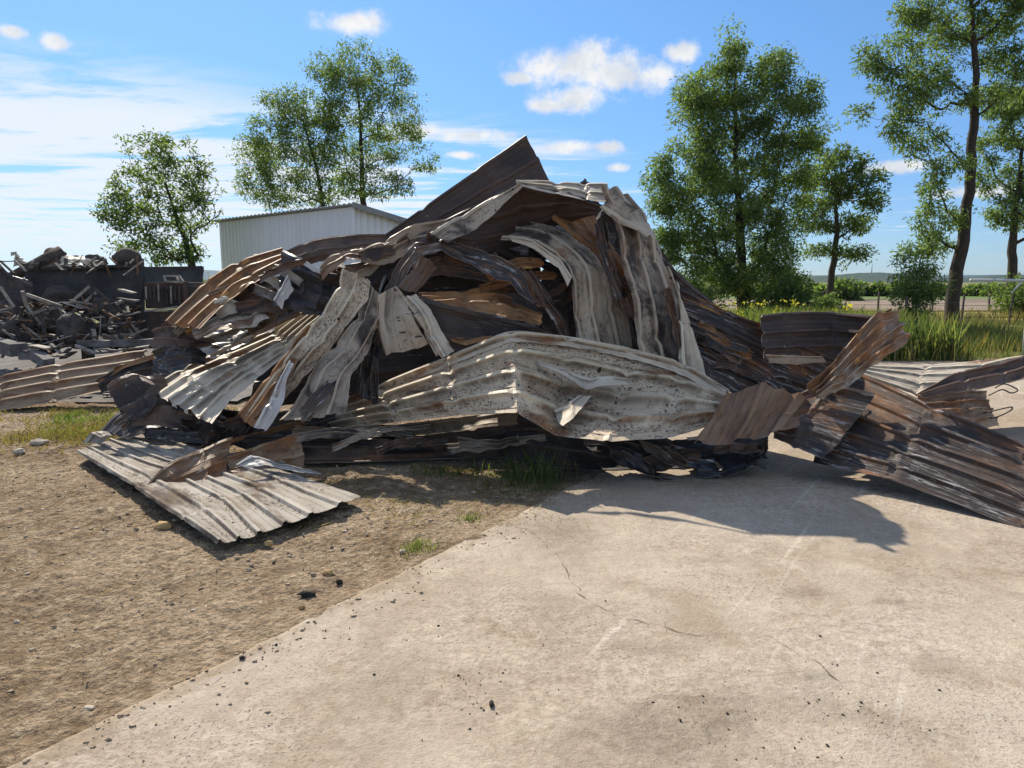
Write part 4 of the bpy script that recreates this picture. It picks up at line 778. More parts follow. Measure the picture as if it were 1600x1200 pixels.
# wires at the right end
def wire(pts, r, label):
    bm = bmesh.new(); pts = [P(*p) for p in pts]; q = []
    A = np.array([tuple(p) for p in pts])
    for i in range(40): q.append(Vector(catmull(A, i / 39 * (len(A) - 1) * 0.9999)))
    tube(bm, q, r, 6); return tag(bm_obj('wire_loop', bm, M['wire'], None, True), label, 'wire', 'loose wire loops at the right end of the heap')
wire([(1530, 655, 7.2), (1555, 652, 7.1), (1578, 642, 7.0), (1580, 636, 7.0), (1560, 640, 7.1), (1535, 646, 7.2)], .008, 'thin wire loop springing from the wavy tan sheet')
wire([(1555, 606, 7.2), (1570, 600, 7.1), (1590, 609, 7.0), (1580, 614, 7.0), (1565, 609, 7.1), (1545, 618, 7.2)], .007, 'thin wire loop hanging below the brown rolled edge')

# ------------------------------------------------------------------ WHITE SHED
def mat_shed():
    m, nt = new_mat('white_ribbed_cladding'); tc = nt.new('ShaderNodeTexCoord'); v = tc.outputs['Object']
    n = nt.noise(nt.scale(v, (2, 2, 0.4)), 1.5, 5, 0.6)
    setp(nt, nt.mix(nt.step(n, 0.4, 0.75), (0.80, 0.80, 0.80), (0.72, 0.72, 0.71)), 0.5, None, 0.4); return m
M['shed'] = mat_shed(); M['shedroof'] = simple('shed_roof_sheet', (0.30, 0.30, 0.30), (0.22, 0.22, 0.22), 2, 0.5)
c0 = Vector((-4.62, 21.0, 0)); fd = Vector((-0.75, 0.66, 0)).normalized(); rd = Vector((0.66, 0.75, 0)).normalized()
FL = 8.15; RL = 5.0; HT = 3.80; DROP = 0.17
shed = empty('shed', c0); tag(shed, 'white ribbed metal shed with a single pitch roof behind the heap', 'shed')
def ribbed_wall(name, o, d, length, nrm, topf, pitch, depth):
    V = []; F = []; x = 0; prof = []
    while x < length - 1e-6:
        for f, hh in ((0, 0), (0.55, 0), (0.68, 1), (0.87, 1)):
            if x + f * pitch <= length: prof.append((x + f * pitch, hh))
        x += pitch
    prof.append((length, 0))
    for (t, hh) in prof:
        p = o + d * t + nrm * (hh * depth); V.append((p.x, p.y, 0.0)); V.append((p.x, p.y, topf(t)))
    for k in range(len(prof) - 1): F.append((2 * k, 2 * k + 2, 2 * k + 3, 2 * k + 1))
    o_ = link(name, mesh_np(name, V, F), M['shed']); o_.parent = shed; o_.matrix_parent_inverse = Matrix.Translation(shed.location).inverted(); return o_
ribbed_wall('wall', c0, fd, FL, -rd, lambda t: HT, 0.25, 0.035)
ribbed_wall('wall', c0 + rd * 0.0, rd, RL, -fd, lambda t: HT - DROP * t, 0.25, 0.035)
ribbed_wall('wall', c0 + rd * RL, fd, FL, rd, lambda t: HT - DROP * RL, 0.25, 0.035)
ribbed_wall('wall', c0 + fd * FL, rd, RL, fd, lambda t: HT - DROP * t, 0.25, 0.035)
bar('corner_trim', c0 + Vector((0, 0, 0)) - rd * .03 - fd * .03, c0 - rd * .03 - fd * .03 + Vector((0, 0, HT)), 0.12, 0.12, M['shed'], shed)
bm = bmesh.new()
N = 34
rows = []
for k in range(N * 4 + 1):
    t = -0.22 + (FL + 0.44) * k / (N * 4); hh = 0.035 if k % 4 in (2, 3) else 0.0
    q0 = c0 + fd * t - rd * 0.18 + Vector((0, 0, HT + 0.03 + hh + DROP * 0.18)); q1 = c0 + fd * t + rd * (RL + 0.2) + Vector((0, 0, HT + 0.03 + hh - DROP * (RL + 0.2)))
    rows.append((bm.verts.new(q0), bm.verts.new(q1), bm.verts.new(q0 - Vector((0, 0, 0.02 + hh))), bm.verts.new(q1 - Vector((0, 0, 0.02 + hh)))))
for r0, r1 in zip(rows, rows[1:]):
    bm.faces.new((r0[0], r1[0], r1[1], r0[1])); bm.faces.new((r0[2], r0[3], r1[3], r1[2])); bm.faces.new((r0[0], r0[2], r1[2], r1[0])); bm.faces.new((r0[1], r1[1], r1[3], r0[3]))
for r in (rows[0], rows[-1]): bm.faces.new((r[0], r[1], r[3], r[2]))
bmesh.ops.recalc_face_normals(bm, faces=bm.faces)
bm_obj('roof', bm, M['shedroof'], shed)
bar('verge_trim', c0 - fd * 0.235 - rd * 0.2 + Vector((0, 0, HT + .0 + DROP * .2)), c0 - fd * 0.235 + rd * (RL + .2) + Vector((0, 0, HT + .0 - DROP * (RL + .2))), 0.03, 0.16, M['shedroof'], shed)

# ------------------------------------------------------------------ TREES
def leaves_mesh(name, C, rad_, count, ln, wd, droop, seed, flat=0.75):
    r = np.random.default_rng(seed); n = len(C) * count
    cen = np.repeat(np.array(C), count, 0); rr_ = np.repeat(np.array(rad_), count)
    d = r.normal(size=(n, 3)); d /= np.linalg.norm(d, axis=1, keepdims=True); d[:, 2] *= flat
    pos = cen + d * (rr_ * np.cbrt(r.random(n)))[:, None]
    ax = d * 0.8 + r.normal(size=(n, 3)) * 0.7; ax[:, 2] -= droop; ax /= np.linalg.norm(ax, axis=1, keepdims=True)
    sd_ = np.cross(ax, r.normal(size=(n, 3))); sd_ /= np.linalg.norm(sd_, axis=1, keepdims=True)
    L_ = ln * r.uniform(0.6, 1.25, n)[:, None]; W_ = wd * r.uniform(0.7, 1.3, n)[:, None]
    nrm = np.cross(ax, sd_)
    p0 = pos; p1 = pos + ax * L_ * 0.45 + sd_ * W_ * 0.5 + nrm * L_ * 0.06; p2 = pos + ax * L_; p3 = pos + ax * L_ * 0.45 - sd_ * W_ * 0.5 + nrm * L_ * 0.06
    V = np.stack([p0, p1, p2, p3], 1).reshape(-1, 3); F = np.arange(n * 4).reshape(-1, 4)
    return mesh_np(name, V, F)
def tree(label, trunk, D, lobes, nclump, per, leaf, leafmat, base_r, clump_r=0.45, seed=1, wdepth=0.8, name='tree', cat='tree', droop=0.35, bare=None, group='trees around the yard', trim=None):
    rnd = random.Random(seed)
    nodes = []; par = []
    tp = [P(x, y, D) for x, y in trunk]; tp[0].z = 0.0
    root = tp[0].copy()
    # trunk nodes
    for k in range(len(tp) - 1):
        n = max(2, int((tp[k + 1] - tp[k]).length / 0.35))
        for i in range(n):
            q = tp[k].lerp(tp[k + 1], i / n) + Vector((rnd.gauss(0, .012), rnd.gauss(0, .015), 0)); q.y += 0.02 * i
            nodes.append(q); par.append(len(nodes) - 2)
    nodes.append(tp[-1].copy()); par.append(len(nodes) - 2)
    pts = []
    areas = [l[2] * l[3] for l in lobes]; tot = sum(areas)
    for l, ar in zip(lobes, areas):
        c = P(l[0], l[1], D); rx = l[2] / FPX * D; rz = l[3] / FPX * D; ry = rx * wdepth
        cy = (rnd.uniform(-1, 1) * 0.5 * rx)
        for k in range(max(3, int(nclump * ar / tot))):
            while True:
                d = Vector((rnd.uniform(-1, 1), rnd.uniform(-1, 1), rnd.uniform(-1, 1)))
                if 0.15 < d.length < 1: break
            d = d * (0.55 + 0.45 * rnd.random()) / max(d.length, 1e-3) * d.length ** 0.4
            pts.append(Vector((c.x + d.x * rx, c.y + cy + d.y * ry, max(0.4, c.z + d.z * rz))))
    NP = np.array([tuple(p) for p in nodes])
    tr0 = NP.copy()
    pts.sort(key=lambda p: float(np.min(np.linalg.norm(tr0 - np.array(tuple(p)), axis=1))))
    nodesA = [tuple(p) for p in nodes]
    tips = []
    for p in pts:
        A = np.array(nodesA); pv_ = np.array(tuple(p)); dv = pv_ - A; dist = np.linalg.norm(dv, axis=1)
        cost = dist + 0.9 * np.maximum(0, A[:, 2] - p.z + 0.55 * dist) 
        i = int(np.argmin(cost)); a = Vector(nodesA[i]); n = max(2, int((p - a).length / 0.32)); prev = i
        sag = rnd.uniform(-0.04, 0.10) * (p - a).length; side = Vector((rnd.gauss(0, 1), rnd.gauss(0, 1), 0)) * 0.06 * (p - a).length
        for k in range(1, n + 1):
            t = k / n; q = a.lerp(p, t) + Vector((0, 0, -sag * math.sin(math.pi * t))) + side * math.sin(math.pi * t)
            nodesA.append(tuple(q)); par.append(prev); prev = len(nodesA) - 1
        tips.append(prev)
    n = len(nodesA); r2 = np.zeros(n); child = [[] for _ in range(n)]
    for i in range(1, n): child[par[i]].append(i)
    for i in range(n - 1, -1, -1):
        r2[i] = max(r2[i], 0.007 ** 2.0)
        if i > 0: r2[par[i]] += r2[i]
    rad_n = r2 ** (1 / 2.0); rad_n *= base_r / rad_n[0]; zz = np.array([q[2] for q in nodesA]); rad_n *= 1 - 0.62 * np.clip(zz / zz.max(), 0, 1) ** 0.8; rad_n = np.maximum(rad_n, 0.006)
    ntr = len(nodes)
    for i in range(ntr, n):
        rad_n[i] = min(rad_n[i], rad_n[par[i]] * (0.42 if par[i] < ntr else 0.93))
    rad_n = np.maximum(rad_n, 0.007)
    t_ = empty(name, root); tag(t_, label, cat, group)
    # limbs: walk chains along thickest child
    bm = bmesh.new(); done = set()
    stack = [(0, None)]
    while stack:
        i, fr = stack.pop(); chain = ([fr] if fr is not None else []) + [i]; cur = i
        while child[cur]:
            ch = sorted(child[cur], key=lambda k: -rad_n[k])
            for c_ in ch[1:]: stack.append((c_, cur))
            cur = ch[0]; chain.append(cur)
        if len(chain) > 1:
            pp = [Vector(nodesA[k]) for k in chain]; rr2 = [float(rad_n[k]) for k in chain]
            if fr is not None: rr2[0] = min(rr2[0], rr2[1] * 1.4)
            else: rr2[0] *= 1.35
            tube(bm, pp, rr2, 8 if rr2[0] > 0.12 else (5 if rr2[0] > 0.03 else 3), cap=False)
    bm_obj('trunk', bm, M['bark'], t_, True)
    C = []; R_ = []
    for ti in tips:
        c = Vector(nodesA[ti])
        if bare and bare(c, rnd): continue
        C.append(tuple(c)); R_.append(clump_r * rnd.uniform(0.6, 1.35))
        a = Vector(nodesA[par[ti]]); C.append(tuple(c.lerp(a, 0.8) + Vector((rnd.gauss(0, .15), rnd.gauss(0, .15), rnd.gauss(0, .1))))); R_.append(clump_r * rnd.uniform(0.4, 0.9))
    me = leaves_mesh('crown', C, R_, per, leaf[0], leaf[1], droop, seed)
    o = link('crown', me, M[leafmat]); o.parent = t_; o.matrix_parent_inverse = Matrix.Translation(t_.location).inverted()
    tree.leaves += len(me.polygons)
    return t_
tree.leaves = 0
tree('round open crowned tree rising behind the charred rubble left of the shed', [(312, 520), (303, 440), (297, 405), (288, 372), (272, 330), (258, 285)], 24,
     [(258, 245, 66, 36), (205, 295, 50, 40), (172, 335, 22, 22), (305, 285, 45, 45), (190, 330, 38, 30), (255, 330, 60, 40), (320, 335, 38, 40), (215, 370, 45, 28), (180, 385, 28, 14), (275, 385, 45, 28), (250, 410, 24, 16), (318, 385, 25, 20)],
     200, 24, (.16, .055), 'leafdark', .17, .28, seed=11, bare=lambda c, r: c.x > P(330, 300, 24).x and r.random() < .8, droop=.1)
tree('tall feathery tree standing behind the white shed', [(566, 470), (566, 310), (565, 250), (562, 180), (558, 120)], 33,
     [(558, 105, 50, 36), (510, 112, 34, 32), (608, 130, 36, 44), (636, 178, 26, 38), (560, 165, 60, 45), (590, 220, 55, 45), (640, 215, 30, 18), (660, 252, 26, 14), (540, 250, 40, 40), (570, 290, 55, 28), (620, 290, 25, 25)],
     300, 32, (.18, .05), 'leaf', .20, .42, seed=12)
tree('broad feathery tree with several stems left of the tall one behind the shed', [(508, 480), (505, 330), (498, 280), (485, 230), (470, 180)], 32,
     [(470, 175, 50, 40), (435, 160, 34, 28), (430, 215, 48, 40), (495, 215, 45, 45), (395, 235, 34, 22), (410, 280, 48, 34), (470, 260, 55, 40), (440, 310, 50, 22), (500, 300, 40, 28), (520, 170, 26, 30)],
     270, 32, (.18, .05), 'leaf', .17, .42, seed=22)
tree('broad dense tree with drooping foliage at the yard edge right of the heap', [(1165, 500), (1160, 430), (1155, 330), (1150, 220), (1150, 110)], 27,
     [(1148, 75, 38, 38), (1125, 130, 55, 45), (1205, 115, 42, 48), (1165, 170, 70, 45), (1090, 195, 50, 45), (1225, 190, 48, 50), (1070, 260, 55, 48), (1150, 250, 80, 60), (1235, 255, 42, 50), (1050, 315, 40, 45), (1120, 330, 80, 60), (1210, 330, 60, 55), (1070, 385, 55, 45), (1150, 400, 90, 55), (1225, 400, 40, 45), (1245, 150, 34, 45), (1265, 205, 26, 42), (1030, 300, 30, 45), (1030, 385, 30, 45), (1075, 150, 26, 34), (1100, 440, 70, 35), (1190, 445, 70, 35)],
     640, 62, (.165, .05), 'leaf', .28, .46, seed=13, wdepth=.9)
tree('slim small tree with a leaning trunk between the dense tree and the tall tree', [(1297, 488), (1296, 460), (1303, 410), (1309, 360), (1305, 310)], 36,
     [(1308, 235, 36, 22), (1275, 275, 36, 32), (1335, 280, 40, 32), (1300, 310, 50, 30), (1360, 320, 24, 24), (1280, 350, 32, 20), (1335, 350, 40, 20), (1270, 392, 20, 14), (1340, 395, 34, 13), (1308, 390, 20, 14)],
     190, 34, (.22, .07), 'leafdark', .20, .42, seed=14, droop=.15)
tree('tall dark trunked tree with long side branches at the right edge of the yard', [(1486, 512), (1491, 440), (1503, 390), (1516, 300), (1522, 200), (1527, 120), (1520, 30), (1510, -90)], 27,
     [(1365, 85, 30, 32), (1410, 50, 36, 38), (1395, 120, 45, 30), (1345, 165, 26, 12), (1430, 165, 50, 35), (1400, 200, 32, 20), (1460, 100, 40, 35), (1440, 20, 40, 30), (1510, 30, 60, 45), (1490, -70, 100, 60), (1590, -30, 70, 70), (1575, 70, 45, 45), (1440, 225, 45, 24), (1470, 260, 40, 24), (1445, 300, 26, 22), (1450, 340, 34, 30), (1425, 385, 36, 22), (1470, 380, 26, 22), (1545, 150, 36, 24), (1595, 110, 36, 40), (1560, 20, 40, 40), (1480, 150, 36, 28), (1500, 340, 20, 20)],
     500, 38, (.18, .05), 'leaf', .27, .40, seed=15)
tree('leafy tree with a forked trunk behind the tall dark trunked tree', [(1580, 495), (1582, 430), (1583, 370), (1592, 300), (1600, 220)], 36,
     [(1585, 160, 40, 35), (1560, 210, 32, 30), (1620, 180, 60, 60), (1570, 270, 40, 30), (1630, 280, 60, 50), (1560, 320, 26, 26), (1590, 345, 35, 25), (1650, 350, 50, 40)],
     210, 44, (.22, .065), 'leaf', .27, .45, seed=16)
tree('thin pale sapling in the long grass beside the dark trunk', [(1432, 528), (1432, 470), (1436, 430), (1440, 400)], 21,
     [(1438, 415, 30, 26), (1425, 450, 36, 26), (1450, 455, 28, 26), (1430, 490, 30, 22)], 70, 34, (.13, .04), 'leafyel', .035, .30, seed=17, cat='sapling')
# bushes and hedges
def bush(label, x, ytop, rx, D, leaf, mat, seed, name='bush', cat='bush', group='bushes and hedge clumps beyond the yard', n=26, per=40):
    top = P(x, ytop, D); rr_ = random.Random(seed); W = rx / FPX * D; Hh = max(0.5, top.z)
    t_ = empty(name, (top.x, D, 0)); tag(t_, label, cat, group); C = []; R_ = []; bm = bmesh.new()
    for k in range(n):
        a = rr_.uniform(0, 6.28); q = rr_.random() ** .5; h = Hh * rr_.uniform(0.2, 0.9) * (1 - 0.45 * q * q)
        c = Vector((top.x + math.cos(a) * q * W, D + math.sin(a) * q * W * .7, h)); C.append(tuple(c)); R_.append(Hh * 0.26 * rr_.uniform(.7, 1.3))
        if k < 9: tube(bm, [(top.x + rr_.uniform(-.1, .1) * W, D + rr_.uniform(-.1, .1), 0), c.lerp(Vector((top.x, D, 0)), .4), c], [0.03 * Hh, .02 * Hh, .008 * Hh], 4, False)
    bm_obj('stem', bm, M['bark'], t_)
    me = leaves_mesh('foliage', C, R_, per, leaf, leaf * .45, 0.1, seed); o = link('foliage', me, M[mat]); o.parent = t_; o.matrix_parent_inverse = Matrix.Translation(t_.location).inverted()
    tree.leaves += len(me.polygons)
k = 0
for (x, yt, rx, D) in [(1215, 441, 30, 75), (1262, 446, 26, 70), (1310, 430, 32, 62), (1355, 441, 40, 80), (1408, 438, 40, 78), (1455, 445, 34, 80), (1500, 447, 30, 82), (1535, 446, 30, 80), (1575, 440, 40, 78), (1610, 444, 36, 80), (1180, 445, 30, 78), (1655, 440, 40, 80)]:
    k += 1; bush('dark rounded hedge bush in the green line beyond the ploughed field' if k % 3 else 'pale leafy hedge bush in the green line beyond the ploughed field', x, yt, rx, D, .55, 'leafdark' if k % 3 else 'leaf', 40 + k, n=30, per=46)
bush('low green bush beside the round open crowned tree', 335, 424, 26, 30, .2, 'leafyel', 60); bush('small dark bush at the foot of the slim small tree', 1300, 455, 26, 34, .2, 'leafdark', 61)
bush('leafy undergrowth at the foot of the broad dense tree', 1225, 425, 42, 25, .18, 'leafdark', 62, n=40, per=60)
bush('bright undergrowth below the left side of the broad dense tree', 1085, 430, 45, 25, .18, 'leaf', 63, n=40, per=60)
bush('leafy bush at the foot of the forked tree', 1605, 420, 36, 33, .2, 'leafdark', 64, n=40, per=50)

# ------------------------------------------------------------------ GRASS
def blades(name, pts, hmin, hmax, wd, lean, mat, seed, parent=None, pw=1.0):
    r = np.random.default_rng(seed); n = len(pts); P0 = np.array(pts); a = r.uniform(0, 6.283, n); H = hmin + (hmax - hmin) * r.random(n) ** pw
    s = np.stack([np.cos(a), np.sin(a), np.zeros(n)], 1) * (wd * r.uniform(.6, 1.3, n))[:, None]
    b = r.uniform(0, 6.283, n); l = np.stack([np.cos(b), np.sin(b), np.zeros(n)], 1) * (H * lean * r.uniform(.3, 1.2, n))[:, None]
    up = np.zeros((n, 3)); up[:, 2] = 1
    m_ = P0 + l * .35 + up * (H * .55)[:, None]; t = P0 + l + up * H[:, None]
    V = np.stack([P0 - s / 2, P0 + s / 2, m_ + s * .35, t, m_ - s * .35], 1).reshape(-1, 3)
    F = np.arange(n * 5).reshape(-1, 5)
    o = link(name, mesh_np(name, V, F), M[mat]); 
    if parent: o.parent = parent; o.matrix_parent_inverse = Matrix.Translation(parent.location).inverted()
    return o
def scatter(n, x0, x1, y0, y1, seed, dens=None, z=0.0):
    r = random.Random(seed); out = []
    while len(out) < n:
        x = r.uniform(x0, x1); y = r.uniform(y0, y1)
        if dens is None or r.random() < dens(x, y): out.append((x, y, z))
    return out
pt = scatter(42000, 4, 22, 14.75, 23, 5, lambda x, y: max(0, min(1, .30 + 2.6 * fbm(x * .6, y * .6, 3, 3))) * (1 if y > 15.2 else .4))
tag(blades('tall_grass', pt, .10, .6, .012, .5, 'grass', 6, pw=2.0), 'tall green seeding grass along the verge behind the concrete', 'grass', kind='stuff')
pt = scatter(13000, 5, 30, 14.4, 34, 15, lambda x, y: max(0, min(1, .4 + 1.8 * fbm(x * .5, y * .5, 9, 3))))
tag(blades('straw_grass', pt, .2, .6, .02, .4, 'drygrass', 16), 'dry straw coloured grass mixed through the verge', 'grass', kind='stuff')
pt = scatter(9000, 3.5, 9.5, 14.8, 20, 25, lambda x, y: max(0, min(1, .6 + 1.2 * fbm(x, y, 2, 2))))
tag(blades('weeds', pt, .4, 1.1, .04, .4, 'grass', 26), 'leafy green weeds under the broad dense tree', 'weeds', kind='stuff')
pf = [(x, y, random.uniform(.75, 1.25)) for x, y, z in scatter(40, 3.8, 7.2, 15, 19.5, 27)]
r27 = leaves_mesh('flowers', pf, [0.07] * len(pf), 7, .055, .05, -.3, 27)
tag(link('yellow_flowers', r27, M['flower']), 'small yellow wildflower heads above the weeds', 'flowers', kind='stuff')
def tuft(label, x, y, n, sp, hm, hx, seed, mat='grass', wd=.010):
    c = G(x, y); r = random.Random(seed); t_ = empty('grass_tuft', (c.x, c.y, -.03)); tag(t_, label, 'grass tuft', 'grass tufts on the dirt')
    pts = [(c.x + r.gauss(0, sp[0]), c.y + r.gauss(0, sp[1]), -.04) for _ in range(n)]
    blades('blades', pts, hm, hx, wd, .55, mat, seed, t_)['kind'] = 'stuff'
tuft('tall green grass tuft growing against the front of the heap', 838, 748, 220, (.13, .09), .06, .36, 31, wd=.007)
tuft('smaller green grass tuft left of the tall tuft by the heap', 780, 742, 120, (.14, .07), .04, .20, 32, wd=.006)
tuft('low fringe of grass where the concrete meets the heap', 840, 762, 420, (.18, .10), .02, .10, 33, wd=.006)
tuft('small green grass tuft at the edge of the concrete', 655, 852, 260, (.06, .07), .02, .08, 34, wd=.006)
tuft('tiny green grass tuft between the flat sheet and the concrete', 735, 806, 110, (.05, .05), .02, .07, 35, wd=.006)
tuft('thin grass sprigs below the dark sheet edge', 690, 738, 90, (.22, .05), .04, .16, 36)
pt = [(x, y, z - .03) for x, y, z in scatter(7000, -7.2, -3.6, 6.6, 9.2, 37, lambda x, y: max(0, min(1, .35 + 2.2 * fbm(x * .9, y * .9, 3, 3))) * (1 if y > 7.0 + .5 * (x + 4.6) else .1))]
tag(blades('dry_turf', pt, .02, .085, .009, .9, 'drygrass', 38), 'flattened dry yellow grass beside the left edge of the heap', 'grass', kind='stuff')
pt = [(x, y, z - .03) for x, y, z in scatter(2200, -7.0, -4.4, 6.9, 8.9, 39, lambda x, y: max(0, min(1, 2.4 * fbm(x * .9, y * .9, 8, 3))))]
tag(blades('green_turf', pt, .02, .10, .009, .7, 'grass', 40), 'short green grass through the dry turf', 'grass', kind='stuff')
pt = [(x, y, z - .035) for x, y, z in scatter(2600, -1.6, .55, 4.6, 6.3, 41, lambda x, y: (1 if slab_dist(x, y) < .06 else .12) * max(0, min(1, .3 + 2.2 * fbm(x * 1.5, y * 1.5, 1, 3))))]
tag(blades('straw_litter', [(x, y, .006 if slab_dist(x, y) > 0 else z) for x, y, z in pt], .008, .035, .006, 3.2, 'drygrass', 42), 'dry straw litter strewn where the dirt meets the concrete', 'straw', kind='stuff')

# ------------------------------------------------------------------ FENCE, PIPE, MAST
fence = empty('wire_fence', (22, 39.5, 0)); tag(fence, 'low wire fence with dark posts in front of the ploughed field', 'fence')
fx = [8 + 3.1 * i for i in range(13)]
for i, x in enumerate(fx): bar('post', (x, 39.5 + .1 * math.sin(i * 3), 0), (x + .05 * math.sin(i * 7), 39.5, 1.15), .075, .075, M['post'], fence, jit=.01)
for z in (.35, .65, 1.0):
    bm = bmesh.new(); tube(bm, [(x, 39.5 - .07, z + .02 * math.sin(i * 5)) for i, x in enumerate(fx)], .012, 4); bm_obj('wire', bm, M['wire'], fence)
fence2 = empty('yard_fence', (17, 22.5, 0)); tag(fence2, 'sparse yard fence of thin stakes standing in the tall grass', 'fence')
for (x, y) in ((1410, 535), (1500, 520), (1575, 520), (1640, 522)):
    q = G(x, y); bar('post', q, q + Vector((.03, 0, 1.25)), .045, .045, M['post'], fence2, jit=.006)
for z in (.5, 1.0):
    bm = bmesh.new(); tube(bm, [G(x, y) + Vector((.02, -.05, z)) for x, y in ((1410, 535), (1500, 520), (1575, 520), (1640, 522))], .006, 4); bm_obj('wire', bm, M['wire'], fence2)
boom = empty('pipe_barrier', P(1590, 470, 24)); tag(boom, 'white horizontal pipe on a slanting strut near the right trees', 'barrier')
bm = bmesh.new(); tube(bm, [P(1516, 437.5, 24), P(1700, 439, 24)], .045, 8); bm_obj('pipe', bm, M['pipe'], boom, True)
bm = bmesh.new(); tube(bm, [P(1596, 441, 24.0), P(1580, 458, 24.1)], .03, 6); bm_obj('strut', bm, M['pipe'], boom, True)
bm = bmesh.new(); q = P(1640, 438, 24); tube(bm, [(q.x, q.y + .1, 0), (q.x, q.y + .1, q.z)], .06, 8); bm_obj('post', bm, M['post'], boom, True)
q = P(1602, 520, 15.2); bm = bmesh.new(); tube(bm, [(q.x, q.y, 0), (q.x, q.y, 1.15)], .03, 8)
wp = empty('white_marker_post', (q.x, q.y, 0)); bm_obj('post', bm, M['pipe'], wp, True); bm = bmesh.new(); tube(bm, [(q.x, q.y, 1.15), (q.x, q.y, 1.19)], .036, 8); bm_obj('cap', bm, M['post'], wp, True)
tag(wp, 'thin white post at the corner of the concrete', 'post')
q = P(1362, 425.6, 1500); bm = bmesh.new()
tube(bm, [(q.x, 1500, q.z - 8), (q.x, 1500, q.z + 6), (q.x, 1500, q.z + 17)], [.9, .7, .4], 6)
mast = empty('radio_mast', (q.x, 1500, q.z - 8)); bm_obj('shaft', bm, M['post'], mast); tag(mast, 'thin radio mast on top of the far hill', 'mast')

# ------------------------------------------------------------------ CHARRED RUBBLE ON THE LEFT
RG = 'charred rubble left of the heap'
M['ash'] = simple('grey_ash_ground', (0.20, 0.185, 0.17), (0.10, 0.09, 0.085), 4, 0.95, 0.9, 0.03)
V = []; n = 40
for j in range(n + 1):
    for i in range(n + 1):
        x = -16 + 12.2 * i / n; y = 9.6 + 9 * j / n
        V.append((x, y, 0.012 + max(0, (y - 11.0)) * .05 * min(1, max(0, (-4.3 - x))) + .05 * fbm(x * 1.5, y * 1.5, 0, 3)))
F = [(j * (n + 1) + i, j * (n + 1) + i + 1, (j + 1) * (n + 1) + i + 1, (j + 1) * (n + 1) + i) for j in range(n) for i in range(n)]
tag(link('ash_ground', mesh_np('ash', V, F, True), M['ash']), kind='structure')
def PB(x, y, Y): return P(x, y, Y)
binr = empty('burnt_truck_bed', P(130, 470, 13.5)); tag(binr, 'burnt black steel truck bed heaped with rubble', 'truck bed')
def plate(name, a, b, c, d, th, mat, parent):
    bm = bmesh.new(); a, b, c, d = map(Vector, (a, b, c, d)); nn = (b - a).cross(d - a).normalized() * th
    n_ = 6; top = []; bot = []
    for j in range(n_ + 1):
        for i in range(n_ + 1):
            q = a.lerp(b, i / n_).lerp(d.lerp(c, i / n_), j / n_) + nn * (1.2 * noise.noise((i * .7, j * .9, a.x)))
            top.append(bm.verts.new(q + nn)); bot.append(bm.verts.new(q - nn))
    W_ = n_ + 1
    for j in range(n_):
        for i in range(n_):
            k = j * W_ + i; bm.faces.new((top[k], top[k + 1], top[k + W_ + 1], top[k + W_])); bm.faces.new((bot[k], bot[k + W_], bot[k + W_ + 1], bot[k + 1]))
    edge = [j for j in range(n_ + 1)] + [(r + 1) * W_ - 1 for r in range(1, n_ + 1)] + [n_ * W_ + i for i in range(n_ - 1, -1, -1)] + [r * W_ for r in range(n_ - 1, 0, -1)]
    for e0, e1 in zip(edge, edge[1:] + edge[:1]): bm.faces.new((top[e0], bot[e0], bot[e1], top[e1]))
    bmesh.ops.recalc_face_normals(bm, faces=bm.faces)
    return bm_obj(name, bm, mat, parent)
T0, T1 = P(40, 422, 13.2), P(224, 417, 13.5); B0, B1 = P(48, 470, 13.0), P(222, 466, 13.3); bk = Vector((.25, 2.0, 0.05))
plate('side_panel', B0, B1, T1, T0, .03, M['steel'], binr); plate('side_panel', B0 + bk, B1 + bk, T1 + bk, T0 + bk, .03, M['steel'], binr)
plate('end_panel', B0, B0 + bk, T0 + bk, T0, .03, M['steel'], binr); plate('end_panel', B1, B1 + bk, T1 + bk, T1, .03, M['steel'], binr)
plate('floor_panel', B0, B1, B1 + bk, B0 + bk, .03, M['steel'], binr)
bar('top_rail', T0 + Vector((0, -.05, .02)), T1 + Vector((0, -.05, .02)), .09, .06, M['steel'], binr); bar('corner_post', P(219, 404, 13.45), P(221, 530, 13.2), .1, .1, M['steel'], binr)
for x in (62, 130, 205): bar('leg', P(x, 465, 13.3), Vector((P(x, 465, 13.3).x, 13.3, .1)), .16, .16, M['char'], binr)
def rock(label, x, y, D, size, seed, mat, name='rubble_lump', cat='rubble', group=RG, rough=.3, freq=1.4, sub=3):
    c = P(x, y, D); return tag(bm_obj(name, rock_bm(c, size, seed, sub, rough, freq), M[mat], None, True), label, cat, group)
rock('large rounded brown bundle perched on the end of the truck bed', 199, 404, 13.9, (.26, .24, .19), 1, 'rubble', rough=.25)
rock('dark ragged lump beside the rounded bundle on the truck bed', 149, 409, 14.0, (.2, .2, .13), 2, 'char', rough=.7)
rock('dark round lump at the top of the slanting roll', 86, 397, 14.3, (.17, .2, .12), 3, 'rubble', rough=.4)
rock('pale tan lump beside the dark ragged lump', 152, 415, 13.7, (.12, .12, .08), 5, 'stone', rough=.6)
bm = bmesh.new(); tube(bm, [P(20, 432, 13.2), P(50, 417, 13.5), P(75, 404, 13.8), P(96, 394, 14.0)], [.09, .11, .12, .13], 10)
tag(bm_obj('slanting_roll', bm, M['rubble'], None, True), 'charred roll slanting up over the truck bed', 'roll', RG)
SR = dict(group=RG, name='crumpled_sheet')
S('small cream sheet corner sticking up left of the slanting roll', [[(19, 418, 14.0), (46, 412, 14.2)], [(20, 405, 14.0), (36, 404, 14.2)], [(21, 394, 14.1), (24, 394, 14.2)]], 1, 'cream', 'tan', h=.01, cr=.03, **SR)
